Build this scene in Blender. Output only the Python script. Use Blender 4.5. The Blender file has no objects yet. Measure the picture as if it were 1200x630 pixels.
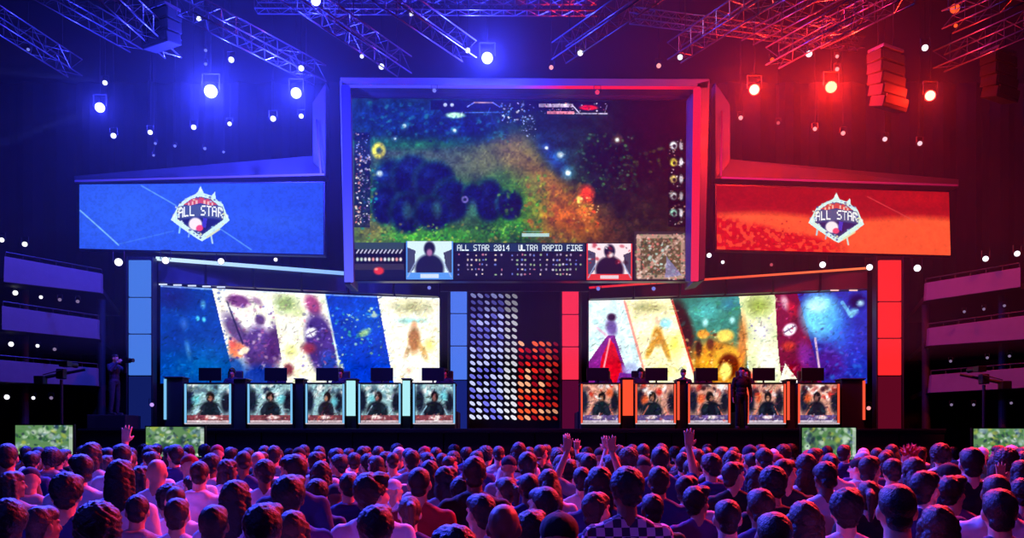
import bpy, bmesh, math, random
import numpy as np
from mathutils import Vector, Matrix, Euler

random.seed(7)
rng = np.random.default_rng(11)
SC = bpy.context.scene
COL = SC.collection
PI = math.pi
F = 1000.0; CX = 600.0; HY = 522.0; CH = 1.82       # focal length in px, horizon, camera height

def P(px, py, Y):
    return Vector(((px - CX) * Y / F, Y, CH + (HY - py) * Y / F))

# ------------------------------------------------------------------ colour / materials
def lin(c):
    c = np.clip(np.asarray(c, dtype=float) / 255.0, 0, 1)
    return np.where(c <= 0.04045, c / 12.92, ((c + 0.055) / 1.055) ** 2.4)

def mat(name, col=(128, 128, 128), rough=0.6, metal=0.0, noise=0.0, nscale=8.0, spec=0.5, objcol=False, bump=0.0):
    m = bpy.data.materials.new(name); m.use_nodes = True
    nt = m.node_tree; b = nt.nodes['Principled BSDF']
    b.inputs['Roughness'].default_value = rough
    b.inputs['Metallic'].default_value = metal
    b.inputs['Specular IOR Level'].default_value = spec
    L = lin(col); base = (float(L[0]), float(L[1]), float(L[2]), 1)
    tc = nt.nodes.new('ShaderNodeTexCoord'); nz = nt.nodes.new('ShaderNodeTexNoise')
    nz.inputs['Scale'].default_value = nscale; nz.inputs['Detail'].default_value = 4
    nt.links.new(tc.outputs['Object'], nz.inputs['Vector'])
    mx = nt.nodes.new('ShaderNodeMix'); mx.data_type = 'RGBA'; mx.blend_type = 'MULTIPLY'
    mx.inputs['Factor'].default_value = 1.0
    rp = nt.nodes.new('ShaderNodeMapRange')
    rp.inputs['To Min'].default_value = 1 - noise; rp.inputs['To Max'].default_value = 1 + noise * .3
    nt.links.new(nz.outputs['Fac'], rp.inputs['Value'])
    if objcol:
        oi = nt.nodes.new('ShaderNodeObjectInfo'); nt.links.new(oi.outputs['Color'], mx.inputs['A'])
    else:
        mx.inputs['A'].default_value = base
    nt.links.new(rp.outputs['Result'], mx.inputs['B'])
    nt.links.new(mx.outputs['Result'], b.inputs['Base Color'])
    if bump:
        bp = nt.nodes.new('ShaderNodeBump'); bp.inputs['Strength'].default_value = bump
        bp.inputs['Distance'].default_value = 0.02
        nt.links.new(nz.outputs['Fac'], bp.inputs['Height']); nt.links.new(bp.outputs['Normal'], b.inputs['Normal'])
    return m

def emat(name, col, strength=1.0, sample=True):
    m = bpy.data.materials.new(name); m.use_nodes = True
    nt = m.node_tree; nt.nodes.clear()
    o = nt.nodes.new('ShaderNodeOutputMaterial'); e = nt.nodes.new('ShaderNodeEmission')
    L = lin(col); e.inputs['Color'].default_value = (float(L[0]), float(L[1]), float(L[2]), 1)
    e.inputs['Strength'].default_value = strength
    nt.links.new(e.outputs[0], o.inputs['Surface'])
    if not sample: m.cycles.emission_sampling = 'NONE'
    return m

def screen_mat(name, strength):
    m = bpy.data.materials.new(name); m.use_nodes = True
    nt = m.node_tree; nt.nodes.clear()
    o = nt.nodes.new('ShaderNodeOutputMaterial'); e = nt.nodes.new('ShaderNodeEmission')
    a = nt.nodes.new('ShaderNodeAttribute'); a.attribute_name = 'Col'
    nt.links.new(a.outputs['Color'], e.inputs['Color']); e.inputs['Strength'].default_value = strength
    nt.links.new(e.outputs[0], o.inputs['Surface'])
    m.cycles.emission_sampling = 'NONE'
    return m

M = dict(
    black=mat('black_paint', (16, 16, 18), .7, noise=.3),
    curtain=mat('black_curtain', (19, 19, 22), .95, noise=.5, nscale=3),
    floor=mat('dark_floor', (30, 30, 32), .6, noise=.4, nscale=2),
    deck=mat('stage_deck', (28, 28, 32), .35, noise=.3),
    frame=mat('grey_panel', (74, 74, 78), .5, noise=.25, nscale=1.5),
    header=mat('header_panel', (62, 62, 70), .5, noise=.3, nscale=2),
    metal=mat('aluminium', (104, 104, 110), .3, .6, noise=.15),
    dmetal=mat('dark_metal', (45, 45, 48), .4, .4, noise=.2),
    fascia=mat('balcony_cloth', (88, 88, 92), .8, noise=.2, nscale=5, bump=.3),
    bezel=mat('bezel', (14, 14, 16), .4),
    skin=mat('skin', (200, 150, 120), .5, objcol=True, noise=.15, nscale=20),
    hair=mat('hair', (30, 24, 20), .48, objcol=True, noise=.5, nscale=120, bump=.35, spec=.5),
    cloth=mat('cloth', (90, 90, 90), .85, objcol=True, noise=.3, nscale=14, bump=.4),
    screen=screen_mat('screen_picture', 1.12),
    eye=mat('eye_white', (225, 225, 220), .3),
    chair=mat('chair_vinyl', (28, 28, 32), .5, noise=.2),
)

def plaid():
    m = mat('plaid_cloth', (90, 90, 110), .85)
    nt = m.node_tree; b = nt.nodes['Principled BSDF']
    tc = nt.nodes.new('ShaderNodeTexCoord'); ck = nt.nodes.new('ShaderNodeTexChecker')
    ck.inputs['Scale'].default_value = 22
    ck.inputs['Color1'].default_value = (.55, .5, .62, 1); ck.inputs['Color2'].default_value = (.03, .03, .06, 1)
    nt.links.new(tc.outputs['Object'], ck.inputs['Vector']); nt.links.new(ck.outputs['Color'], b.inputs['Base Color'])
    return m
M['plaid'] = plaid()

# ------------------------------------------------------------------ object helpers
def link(name, me, material=None, parent=None):
    o = bpy.data.objects.new(name, me); COL.objects.link(o)
    if material is not None and me is not None and len(me.materials) == 0: me.materials.append(material)
    if parent is not None: o.parent = parent
    return o

def tag(o, label, cat, group=None, kind=None):
    o['label'] = label; o['category'] = cat
    if group: o['group'] = group
    if kind: o['kind'] = kind
    return o

def thing(name, label, cat, loc=(0, 0, 0), rz=0, group=None):
    o = bpy.data.objects.new(name, None); COL.objects.link(o)
    o.empty_display_size = .1
    o.location = loc; o.rotation_euler = (0, 0, rz)
    return tag(o, label, cat, group)

class MB:
    """collects verts and faces in python lists"""
    def __init__(s): s.v = []; s.f = []
    def add(s, vs, fs):
        n = len(s.v); s.v += [tuple(p) for p in vs]; s.f += [tuple(i + n for i in f) for f in fs]; return s
    def box(s, c, d, rot=None):
        c = Vector(c); hx, hy, hz = d[0] / 2, d[1] / 2, d[2] / 2
        vs = [Vector((x, y, z)) for x in (-hx, hx) for y in (-hy, hy) for z in (-hz, hz)]
        if rot is not None: vs = [rot @ v for v in vs]
        return s.add([v + c for v in vs], [(0, 1, 3, 2), (4, 6, 7, 5), (0, 4, 5, 1), (2, 3, 7, 6), (0, 2, 6, 4), (1, 5, 7, 3)])
    def tube(s, a, b, r, r2=None, n=8):
        a = Vector(a); b = Vector(b); r2 = r if r2 is None else r2
        d = (b - a).normalized(); u = d.orthogonal().normalized(); w = d.cross(u)
        vs = []
        for p, rr in ((a, r), (b, r2)):
            for k in range(n):
                t = 2 * PI * k / n; vs.append(p + (u * math.cos(t) + w * math.sin(t)) * rr)
        fs = [(k, (k + 1) % n, n + (k + 1) % n, n + k) for k in range(n)] + [tuple(range(n))[::-1], tuple(range(n, 2 * n))]
        return s.add(vs, fs)
    def ell(s, c, r, rot=None, nu=14, nv=9):
        c = Vector(c); vs = [Vector((0, 0, r[2]))]
        for j in range(1, nv):
            a = PI * j / nv
            for k in range(nu):
                t = 2 * PI * k / nu
                vs.append(Vector((r[0] * math.sin(a) * math.cos(t), r[1] * math.sin(a) * math.sin(t), r[2] * math.cos(a))))
        vs.append(Vector((0, 0, -r[2])))
        if rot is not None: vs = [rot @ v for v in vs]
        vs = [v + c for v in vs]; L = len(vs) - 1
        fs = [(0, 1 + k, 1 + (k + 1) % nu) for k in range(nu)]
        for j in range(nv - 2):
            for k in range(nu):
                a = 1 + j * nu + k; b = 1 + j * nu + (k + 1) % nu
                fs.append((a, a + nu, b + nu, b))
        o = 1 + (nv - 2) * nu
        fs += [(o + k, L, o + (k + 1) % nu) for k in range(nu)]
        return s.add(vs, fs)
    def cap(s, a, b, ra, rb, n=12):
        """tapered capsule"""
        a = Vector(a); b = Vector(b); d = b - a
        if d.length < 1e-6: return s.ell(a, (ra, ra, ra))
        d.normalize(); u = d.orthogonal().normalized(); w = d.cross(u)
        rings = []
        for t in (-1.25, -.85, -.4, 0): rings.append((a + d * ra * math.sin(t), ra * math.cos(t)))
        for t in (0, .4, .85, 1.25): rings.append((b + d * rb * math.sin(t), rb * math.cos(t)))
        vs = []
        for p, r in rings:
            for k in range(n):
                t = 2 * PI * k / n; vs.append(p + (u * math.cos(t) + w * math.sin(t)) * r)
        fs = []
        for j in range(len(rings) - 1):
            for k in range(n):
                fs.append((j * n + k, j * n + (k + 1) % n, (j + 1) * n + (k + 1) % n, (j + 1) * n + k))
        m = len(rings) - 1
        fs += [tuple(range(n))[::-1], tuple(range(m * n, m * n + n))]
        return s.add(vs, fs)
    def mesh(s, name, smooth=False):
        me = bpy.data.meshes.new(name); me.from_pydata(s.v, [], s.f); me.update()
        bm = bmesh.new(); bm.from_mesh(me); bmesh.ops.recalc_face_normals(bm, faces=bm.faces); bm.to_mesh(me); bm.free()
        if smooth: me.polygons.foreach_set('use_smooth', [True] * len(me.polygons))
        return me
    def build(s, name, material, parent=None, smooth=False, bevel=0):
        o = link(name, s.mesh(name, smooth), material, parent)
        if bevel:
            b = o.modifiers.new('bevel', 'BEVEL'); b.width = bevel; b.segments = 2; b.limit_method = 'ANGLE'
        return o

def struct(o):
    o['kind'] = 'structure'; return o

def slab(mb, a, b, c, d, t):
    """quad a b c d (front, facing the camera) with thickness t going back (+Y)"""
    off = Vector((0, t, 0)); q = [Vector(p) for p in (a, b, c, d)]
    return mb.add(q + [p + off for p in q], [(0, 1, 2, 3), (7, 6, 5, 4), (0, 4, 5, 1), (1, 5, 6, 2), (2, 6, 7, 3), (3, 7, 4, 0)])

def place(o, org):
    """move mesh data so that the object's origin is at org (for meshes modelled in world space)"""
    o.data.transform(Matrix.Translation(-Vector(org))); o.location = org; return o

# ------------------------------------------------------------------ painting canvas
FONT = {'A': "01110100011000111111100011000110001", 'B': "11110100011000111110100011000111110", 'C': "01111100001000010000100001000001111",
 'D': "11110100011000110001100011000111110", 'E': "11111100001000011110100001000011111", 'F': "11111100001000011110100001000010000",
 'G': "01111100001000010011100011000101111", 'I': "11111001000010000100001000010011111", 'L': "10000100001000010000100001000011111",
 'P': "11110100011000111110100001000010000", 'R': "11110100011000111110101001001010001", 'S': "01111100001000001110000010000111110",
 'T': "11111001000010000100001000010000100", 'U': "10001100011000110001100011000101110", '0': "01110100011001110101110011000101110",
 '1': "00100011000010000100001000010001110", '2': "01110100010000100110010001000011111", '4': "00010001100101010010111110001000010",
 '3': "11110000010000101110000010000111110", '5': "11111100001111000001000010000111110", '7': "11111000010001000100010000100001000", ' ': "0" * 35, 'K': "10001100101010011000101001001010001"}

class Canvas:
    def __init__(s, x0, y0, x1, y1, res, col=(0, 0, 0)):
        s.x0, s.y0, s.x1, s.y1, s.res = x0, y0, x1, y1, res
        s.W = int(round((x1 - x0) * res)); s.H = int(round((y1 - y0) * res))
        s.X, s.Y = np.meshgrid(x0 + (np.arange(s.W) + .5) / res, y0 + (np.arange(s.H) + .5) / res)
        s.c = np.zeros((s.H, s.W, 3)) + np.array(col, float)
    def put(s, m, col, mul=False):
        m = np.clip(m, 0, 1)[..., None]
        s.c = s.c * (1 - m) + np.array(col, float) * m
    def ell(s, cx, cy, rx, ry, col, a=1, soft=.25, rot=0):
        t = math.radians(rot); dx = s.X - cx; dy = s.Y - cy
        u = (dx * math.cos(t) + dy * math.sin(t)) / rx; v = (-dx * math.sin(t) + dy * math.cos(t)) / ry
        s.put((1 - np.sqrt(u * u + v * v)) / max(soft, 1e-3) * a if soft < .99 else np.clip(1 - np.sqrt(u * u + v * v), 0, 1) * a, col) if soft >= .99 else s.put(np.clip((1 - np.sqrt(u * u + v * v)) / soft, 0, 1) * a, col)
    def ring(s, cx, cy, rx, ry, w, col, a=1):
        d = np.sqrt(((s.X - cx) / rx) ** 2 + ((s.Y - cy) / ry) ** 2)
        s.put(np.clip(1.3 - np.abs(d - 1) * min(rx, ry) / w, 0, 1) * a, col)
    def pmask(s, pts):
        m = np.zeros(s.X.shape, bool); n = len(pts)
        for i in range(n):
            x1, y1 = pts[i]; x2, y2 = pts[(i + 1) % n]
            if y1 == y2: continue
            c = (s.Y >= min(y1, y2)) & (s.Y < max(y1, y2)) & (s.X < (x2 - x1) * (s.Y - y1) / (y2 - y1) + x1)
            m ^= c
        return m
    def poly(s, pts, col, a=1): s.put(s.pmask(pts).astype(float) * a, col)
    def rect(s, x0, y0, x1, y1, col, a=1):
        s.put(((s.X >= x0) & (s.X < x1) & (s.Y >= y0) & (s.Y < y1)).astype(float) * a, col)
    def line(s, x0, y0, x1, y1, w, col, a=1):
        dx, dy = x1 - x0, y1 - y0; L = dx * dx + dy * dy + 1e-9
        t = np.clip(((s.X - x0) * dx + (s.Y - y0) * dy) / L, 0, 1)
        d = np.hypot(s.X - x0 - t * dx, s.Y - y0 - t * dy)
        s.put(np.clip(w / 2 + .5 - d, 0, 1) * a, col)
    def noise(s, scale, seed=0):
        r = np.random.default_rng(seed); gw = int((s.x1 - s.x0) / scale) + 3; gh = int((s.y1 - s.y0) / scale) + 3
        g = r.random((gh, gw)); fx = (s.X - s.x0) / scale; fy = (s.Y - s.y0) / scale
        ix = fx.astype(int); iy = fy.astype(int); fx = fx - ix; fy = fy - iy
        fx = fx * fx * (3 - 2 * fx); fy = fy * fy * (3 - 2 * fy)
        return (g[iy, ix] * (1 - fx) + g[iy, ix + 1] * fx) * (1 - fy) + (g[iy + 1, ix] * (1 - fx) + g[iy + 1, ix + 1] * fx) * fy
    def grain(s, amt, scale=2.5, seed=1, mask=1):
        n = s.noise(scale, seed) * .6 + s.noise(scale * 2.7, seed + 5) * .4
        s.c = np.clip(s.c * (1 + ((n - .5) * 2 * amt * mask)[..., None] if not isinstance(mask, int) else 1 + ((n - .5) * 2 * amt)[..., None]), 0, 255)
    def spots(s, x0, y0, x1, y1, n, cols, rmin, rmax, a=.9, seed=3):
        r = random.Random(seed)
        for _ in range(n):
            rr = r.uniform(rmin, rmax)
            s.ell(r.uniform(x0, x1), r.uniform(y0, y1), rr, rr * r.uniform(.5, 1), r.choice(cols), a * r.uniform(.5, 1), .6, r.uniform(-60, 60))
    def text(s, x, y, w, h, txt, col, a=1, arc=0):
        n = len(txt); cw = w / n; mid = x + w / 2
        for i, ch in enumerate(txt):
            g = FONT.get(ch, FONT[' '])
            for r in range(7):
                for q in range(5):
                    if g[r * 5 + q] == '1':
                        gx = x + i * cw + q * cw / 6; gy = y + r * h / 7
                        gy += arc * ((gx - mid) / (w / 2)) ** 2
                        s.rect(gx, gy, gx + cw / 6 + .01, gy + h / 7 + .01, col, a)
    def mesh(s, name, tl, tr, br, bl, bulge=0):
        """grid surface between four world corners with the picture as a colour attribute"""
        tl, tr, br, bl = (np.array(p, float) for p in (tl, tr, br, bl))
        W, H = s.W, s.H
        u = np.linspace(0, 1, W + 1)[None, :, None]; v = np.linspace(0, 1, H + 1)[:, None, None]
        p = (tl * (1 - u) + tr * u) * (1 - v) + (bl * (1 - u) + br * u) * v
        if bulge: p[..., 1] += (bulge * 4 * u * (1 - u))[..., 0]
        me = bpy.data.meshes.new(name)
        nv = (W + 1) * (H + 1)
        me.vertices.add(nv); me.vertices.foreach_set('co', p.reshape(-1))
        idx = np.arange(nv).reshape(H + 1, W + 1)
        q = np.stack([idx[:-1, :-1], idx[1:, :-1], idx[1:, 1:], idx[:-1, 1:]], -1).reshape(-1)
        nf = W * H
        me.loops.add(nf * 4); me.loops.foreach_set('vertex_index', q)
        me.polygons.add(nf); me.polygons.foreach_set('loop_start', np.arange(nf) * 4); me.polygons.foreach_set('loop_total', np.full(nf, 4))
        me.update()
        at = me.attributes.new('Col', 'FLOAT_COLOR', 'CORNER')
        c = lin(s.c).reshape(-1, 3); c = np.concatenate([c, np.ones((nf, 1))], 1)
        at.data.foreach_set('color', np.repeat(c, 4, axis=0).reshape(-1))
        return me

def screen_thing(name, label, cat, cv, corners, t=.12, border=.05, bulge=0, bez='bezel', group=None):
    """corners TL TR BR BL in the world; panel with a back housing and an emitting picture in front"""
    tl, tr, br, bl = [Vector(c) for c in corners]
    org = (bl + br) / 2 + Vector((0, t / 2, 0))
    r = thing(name, label, cat, org, 0, group)
    me = cv.mesh('picture', tl - org, tr - org, br - org, bl - org, bulge)
    link('screen_picture', me, M['screen'], r)
    cen = (tl + tr + br + bl) / 4
    ex = (tr - tl).normalized() * border; ez = Vector((0, 0, border))
    q = [tl - ex + ez, tr + ex + ez, br + ex - ez, bl - ex - ez]
    mb = MB()
    n = 12 if bulge else 1
    for i in range(n):
        u0, u1 = i / n, (i + 1) / n
        def pt(a, b, u): return a.lerp(b, u) + Vector((0, bulge * 4 * u * (1 - u) + .012, 0)) - org
        slab(mb, pt(q[0], q[1], u0), pt(q[0], q[1], u1), pt(q[3], q[2], u1), pt(q[3], q[2], u0), t)
    mb.build('housing', M[bez], r)
    return r

#@@SHELL
# ------------------------------------------------------------------ the hall
STZ = 2.30                    # stage deck height
def room():
    struct(MB().box((0, 14, -.05), (48, 46, .1)).build('floor', M['floor']))
    struct(MB().box((0, 14, 15.05), (48, 46, .1)).build('ceiling', M['black']))
    mb = MB()                                           # pleated curtain along the back wall
    n = 160
    for i in range(n):
        x0, x1 = -24 + 48 * i / n, -24 + 48 * (i + 1) / n
        y0, y1 = 31 + .12 * math.sin(i * 1.7), 31 + .12 * math.sin((i + 1) * 1.7)
        slab(mb, (x0, y0, 15), (x1, y1, 15), (x1, y1, 0), (x0, y0, 0), .3)
    struct(mb.build('wall_back', M['curtain']))
    struct(MB().box((-23.9, 14, 7.5), (.2, 46, 15)).build('wall_left', M['curtain']))
    struct(MB().box((23.9, 14, 7.5), (.2, 46, 15)).build('wall_right', M['curtain']))
    struct(MB().box((0, -8.9, 7.5), (48, .2, 15)).build('wall_rear', M['curtain']))
room()

def stage():
    r = thing('stage', 'long black raised stage under the player desks', 'stage', (0, 27, 0))
    mb = MB().box((0, 0, STZ - .06), (24.2, 6.4, .12)); mb.build('deck', M['deck'], r, bevel=.01)
    mb = MB()
    for i in range(19):
        x = -12.1 + i * 24.2 / 19
        mb.box((x + .637, -3.12, (STZ - .12) / 2), (1.24, .06, STZ - .12))
    mb.build('front_skirt', M['black'], r)
    MB().box((0, .3, (STZ - .12) / 2), (23.6, 5.6, STZ - .12)).build('substructure', M['black'], r)
    MB().box((0, -3.21, STZ - .03), (24.2, .03, .05)).build('edge_trim', M['dmetal'], r)
stage()
#@@SCREENS
# ------------------------------------------------------------------ main screen picture
def shards(c, n, seed, rmin=1, rmax=4, k=.55):
    """small slanted strokes whose colours vary around what is already there"""
    r = random.Random(seed)
    for _ in range(n):
        x = r.uniform(c.x0, c.x1 - 1); y = r.uniform(c.y0, c.y1 - 1)
        b = c.c[int((y - c.y0) * c.res) % c.H, int((x - c.x0) * c.res) % c.W].copy(); f = r.choice([.6, .75, .85, 1.2, 1.4])
        L = r.uniform(rmin, rmax) * 1.4; a = r.uniform(-1.4, .3)
        c.line(x, y, x + L * math.cos(a), y + L * math.sin(a), r.uniform(.5, 1.6), np.clip(b * f + np.array([r.uniform(-16, 16) for _ in range(3)]), 0, 255), k)
def punch(c, k=1.25, sat=1.2, up=6):
    g = c.c.mean(axis=2, keepdims=True); c.c = np.clip(((g + (c.c - g) * sat) - 128) * k + 128 + up, 0, 255)
def paint_main():
    c = Canvas(412, 115, 805, 328, 1.25, (24, 40, 46))
    n1 = c.noise(30, 2); n2 = c.noise(9, 3)
    # ground tones
    c.put(np.clip((620 - c.X) / 220, 0, 1) * .8, (30, 66, 84))
    c.put(np.clip((c.Y - 150) / 60, 0, 1) * np.clip((700 - c.X) / 60, 0, 1) * .9, (62, 92, 52))
    c.put(np.clip((c.X - 690) / 60, 0, 1) * .95, (34, 16, 22))
    c.put(np.clip((c.X - 690) / 60, 0, 1) * np.clip((c.Y - 185) / 60, 0, 1) * .8, (52, 44, 28))
    # lane
    c.ell(500, 186, 110, 22, (92, 104, 92), .8, .7, 6)
    c.ell(580, 180, 60, 34, (112, 112, 62), .8, .8, -20)
    c.ell(640, 215, 100, 32, (140, 106, 46), .9, .9, 48)
    c.ell(660, 250, 90, 45, (186, 98, 22), .95, .9, 28)
    c.ell(625, 210, 60, 22, (120, 96, 60), .6, .9, 45)
    c.ell(455, 168, 60, 10, (30, 118, 66), .6, .9, 0)
    c.ell(540, 160, 90, 12, (40, 128, 60), .75, .9, -10)
    c.ell(600, 240, 50, 50, (50, 130, 30), .85, .9)
    c.ell(500, 276, 110, 15, (70, 136, 34), .95, .8)
    c.ell(435, 272, 32, 24, (128, 118, 52), .8, .9)
    # top left forest
    c.ell(470, 138, 85, 26, (18, 46, 96), .9, .6)
    c.ell(545, 150, 66, 22, (16, 34, 86), .9, .7)
    c.ell(650, 165, 28, 50, (24, 52, 96), .6, .9, -30)
    c.spots(424, 120, 600, 165, 200, [(44, 108, 118), (26, 66, 120), (60, 140, 130), (16, 24, 70)], 1.5, 4.5, .6, 4)
    # dark tree clumps
    for (x, y, rx, ry) in ((462, 215, 26, 32), (484, 208, 26, 30), (510, 212, 26, 26), (530, 235, 24, 28), (452, 240, 18, 26), (478, 250, 22, 26), (508, 250, 24, 22), (574, 235, 20, 28), (598, 240, 17, 20), (555, 228, 14, 14)):
        c.ell(x - 2, y - 2, rx * 1.08, ry * 1.06, (34, 84, 78), .75, .3)
        c.ell(x, y, rx, ry, (18, 22, 70), .93, .3)
        c.ell(x - rx * .25, y - ry * .4, rx * .6, ry * .4, (38, 58, 112), .55, .9)
        c.spots(x - rx * .6, y - ry * .7, x + rx * .6, y + ry * .6, 16, [(34, 60, 92), (20, 28, 100), (14, 14, 44)], 1.5, 4.5, .5, int(x))
        c.ell(x + 2, y + 8, rx * .6, ry * .5, (32, 34, 64), .6, .9)
    for (x, y) in ((478, 246), (512, 244), (553, 245)):
        c.ell(x, y, 9, 16, (54, 92, 84), .7, .7)
    c.ring(545, 233, 3, 3, 1.5, (150, 130, 190), .7)
    c.spots(430, 262, 620, 284, 190, [(60, 160, 50), (140, 190, 70), (30, 90, 40), (170, 150, 70), (20, 60, 40)], 1, 3.6, .7, 5)
    c.spots(585, 200, 640, 280, 120, [(60, 150, 40), (120, 160, 50), (24, 80, 30)], 1, 4, .6, 6)
    c.spots(424, 190, 442, 280, 60, [(30, 150, 160), (50, 170, 110), (170, 160, 60)], 1, 3.4, .7, 7)
    c.spots(615, 215, 700, 285, 140, [(220, 130, 40), (180, 80, 20), (150, 150, 40), (110, 60, 30)], 1, 5, .5, 8)
    # right side: foliage and river
    c.ell(712, 180, 38, 36, (12, 20, 30), .8, .7)
    c.spots(678, 155, 748, 228, 190, [(30, 70, 44), (70, 120, 66), (14, 26, 30), (20, 50, 40), (90, 130, 90)], 1, 3.6, .75, 9)
    c.spots(735, 170, 800, 200, 50, [(40, 80, 24), (90, 100, 30), (30, 30, 20)], 1, 4, .6, 10)
    c.spots(700, 215, 770, 275, 90, [(70, 60, 34), (40, 52, 30), (90, 70, 40)], 1, 5, .45, 11)
    c.ell(650, 185, 40, 14, (30, 60, 140), .7, .8, 55)
    for (x, y, r, col) in ((657, 180, 7, (120, 200, 250)), (666, 201, 6.5, (120, 210, 250)), (474, 147, 4.5, (140, 240, 240)), (533, 152, 4, (140, 230, 235)), (724, 162, 5, (250, 170, 120)), (641, 172, 4, (110, 110, 180)), (463, 162, 3, (130, 140, 220)), (445, 203, 7, (60, 130, 240))):
        c.ell(x, y, r * 1.7, r * 1.7, col, .45, .99); c.ell(x, y, r * .7, r * .7, (235, 250, 250), .95, .7)
    c.ell(688, 226, 12, 14, (224, 70, 40), .9, .6); c.ell(686, 250, 12, 12, (240, 140, 60), .8, .8)
    c.ell(679, 233, 5, 6, (255, 220, 120), .95, .6); c.spots(672, 225, 702, 262, 40, [(255, 170, 90), (230, 80, 40), (255, 220, 150)], 1, 3, .8, 12)
    c.ring(444, 176, 5.5, 6.5, 3, (214, 206, 60), .95)
    # head-up display along the top
    c.rect(505, 117, 716, 128, (12, 14, 40), .75)
    c.poly([(510, 117), (545, 117), (552, 134), (522, 136)], (16, 20, 50), .8)
    c.ell(534, 134, 14, 4.5, (190, 240, 200), .95, .5)
    for x in (522, 530): c.ell(x, 122, 3, 3, (230, 240, 250), .9, .5)
    c.line(548, 124, 556, 119, 1.2, (150, 160, 240)); c.line(556, 119, 578, 119, 1.4, (210, 170, 120)); c.line(578, 119, 586, 124, 1.2, (150, 160, 240))
    c.line(545, 131, 590, 130, 1, (120, 160, 220), .7)
    c.spots(586, 119, 626, 142, 62, [(220, 230, 235), (120, 160, 190), (230, 220, 190), (20, 24, 50)], 1, 2.4, .95, 13)
    c.spots(612, 135, 628, 158, 26, [(200, 210, 210), (140, 150, 140)], .8, 1.8, .9, 14)
    c.rect(632, 120, 672, 123.5, (220, 200, 215), .8); c.rect(642, 129, 674, 132, (240, 150, 160), .85)
    c.line(672, 122, 680, 131, 1.2, (220, 210, 230)); c.line(676, 131, 712, 131, 1.3, (190, 180, 200)); c.line(712, 121, 709, 131, 1, (180, 170, 190), .8)
    c.ell(690, 124, 13, 4, (235, 40, 40), .95, .5); c.spots(634, 119, 712, 132, 60, [(250, 240, 240), (30, 10, 24), (240, 120, 120)], .7, 1.6, .8, 15)
    # player strips on both sides
    c.rect(415, 155, 434, 266, (18, 20, 62), .6)
    c.spots(417, 156, 433, 190, 60, [(150, 160, 220), (20, 20, 50), (220, 180, 170)], .8, 2.2, .9, 16)
    c.spots(417, 182, 424, 262, 60, [(250, 200, 180), (230, 230, 240), (200, 120, 100), (250, 240, 200)], 1, 2.2, .95, 17)
    c.spots(424, 182, 434, 262, 60, [(20, 20, 50), (190, 160, 190), (230, 220, 220), (90, 60, 110)], 1, 2.2, .9, 18)
    c.rect(784, 160, 804, 265, (12, 12, 18), .75)
    for k in range(5):
        y = 168 + k * 20
        c.ell(790, y, 5.5, 6, [(220, 220, 225), (226, 210, 90), (214, 190, 120), (200, 200, 200), (170, 220, 200)][k], .9, .5)
        c.ell(791, y + 1, 2.6, 3, (30, 20, 30), .9, .5); c.ell(799, y, 3, 7, (210, 205, 210), .85, .5)
    c.spots(785, 160, 803, 265, 80, [(240, 235, 230), (20, 16, 24), (190, 150, 130)], .8, 1.8, .85, 19)
    shards(c, 1500, 77, 1, 4, .5); c.grain(.3, 2.2, 20); c.grain(.3, 9, 21); punch(c, 1.15, 1.12, -3)
    # lower band
    c.rect(412, 284, 805, 328, (12, 10, 30))
    c.rect(412, 284, 474, 292, (60, 90, 96), .7)
    c.rect(412, 309, 474, 324, (60, 52, 72), .8); c.rect(412, 316, 474, 328, (16, 20, 60), .9)
    r = random.Random(5)
    for k in range(12):
        x = 418 + k * 4.6
        c.line(x, 296, x + 2.4, 292.5, 1.6, (230, 230, 240), .9)
        c.ell(x + 1, 303.5, 2.2, 3, r.choice([(230, 230, 235), (240, 160, 150), (200, 220, 200), (250, 240, 230)]), .95, .5)
    c.ell(444, 317, 7.5, 5.5, (236, 50, 50), .95, .4); c.ell(441, 315, 3, 2, (255, 170, 160), .8, .6)
    # webcam insets and tables
    def cam(x0, y0, x1, y1, bg, shirt, desk, acc):
        w = x1 - x0; h = y1 - y0
        c.rect(x0, y0, x1, y1, bg); c.poly([(x0, y1), (x0, y0 + .15 * h), (x0 + .2 * w, y0 + .25 * h), (x0 + .18 * w, y0 + .7 * h)], (24, 24, 60), .8)
        c.poly([(x1, y1), (x1, y0 + .2 * h), (x1 - .2 * w, y0 + .3 * h), (x1 - .15 * w, y0 + .7 * h)], (24, 20, 50), .8)
        c.ell(x0 + .5 * w, y0 + .72 * h, .34 * w, .42 * h, shirt, 1, .2); c.ell(x0 + .5 * w, y0 + .2 * h, .14 * w, .22 * h, (24, 22, 50), 1, .3)
        c.ell(x0 + .5 * w, y0 + .3 * h, .08 * w, .12 * h, acc, .9, .5)
        c.rect(x0, y0 + .82 * h, x1, y1, desk); c.rect(x0 + .3 * w, y0 + .86 * h, x0 + .7 * w, y1 - .04 * h, (235, 240, 250), .8)
        c.rect(x0, y0, x0 + 1.6, y1, desk); c.rect(x1 - 1.6, y0, x1, y1, desk)
        c.line(x0 + 2, y1 - 3, x0 + .2 * w, y0 + .55 * h, 1.4, (170, 190, 230), .8); c.line(x1 - 2, y1 - 3, x1 - .2 * w, y0 + .55 * h, 1.4, (170, 190, 230), .8)
    cam(476, 282, 531, 327, (214, 240, 246), (24, 24, 62), (86, 150, 236), (190, 120, 170))
    cam(688, 285, 742, 328, (250, 226, 230), (30, 14, 40), (224, 50, 50), (200, 110, 110))
    c.spots(690, 286, 740, 308, 26, [(180, 24, 40), (40, 10, 30), (250, 240, 240)], 1.4, 4.5, .8, 22)
    c.rect(534, 285, 686, 294.5, (26, 48, 84)); c.text(536, 286.2, 148, 7, 'ALL STAR 2014  ULTRA RAPID FIRE', (232, 244, 250))
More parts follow.
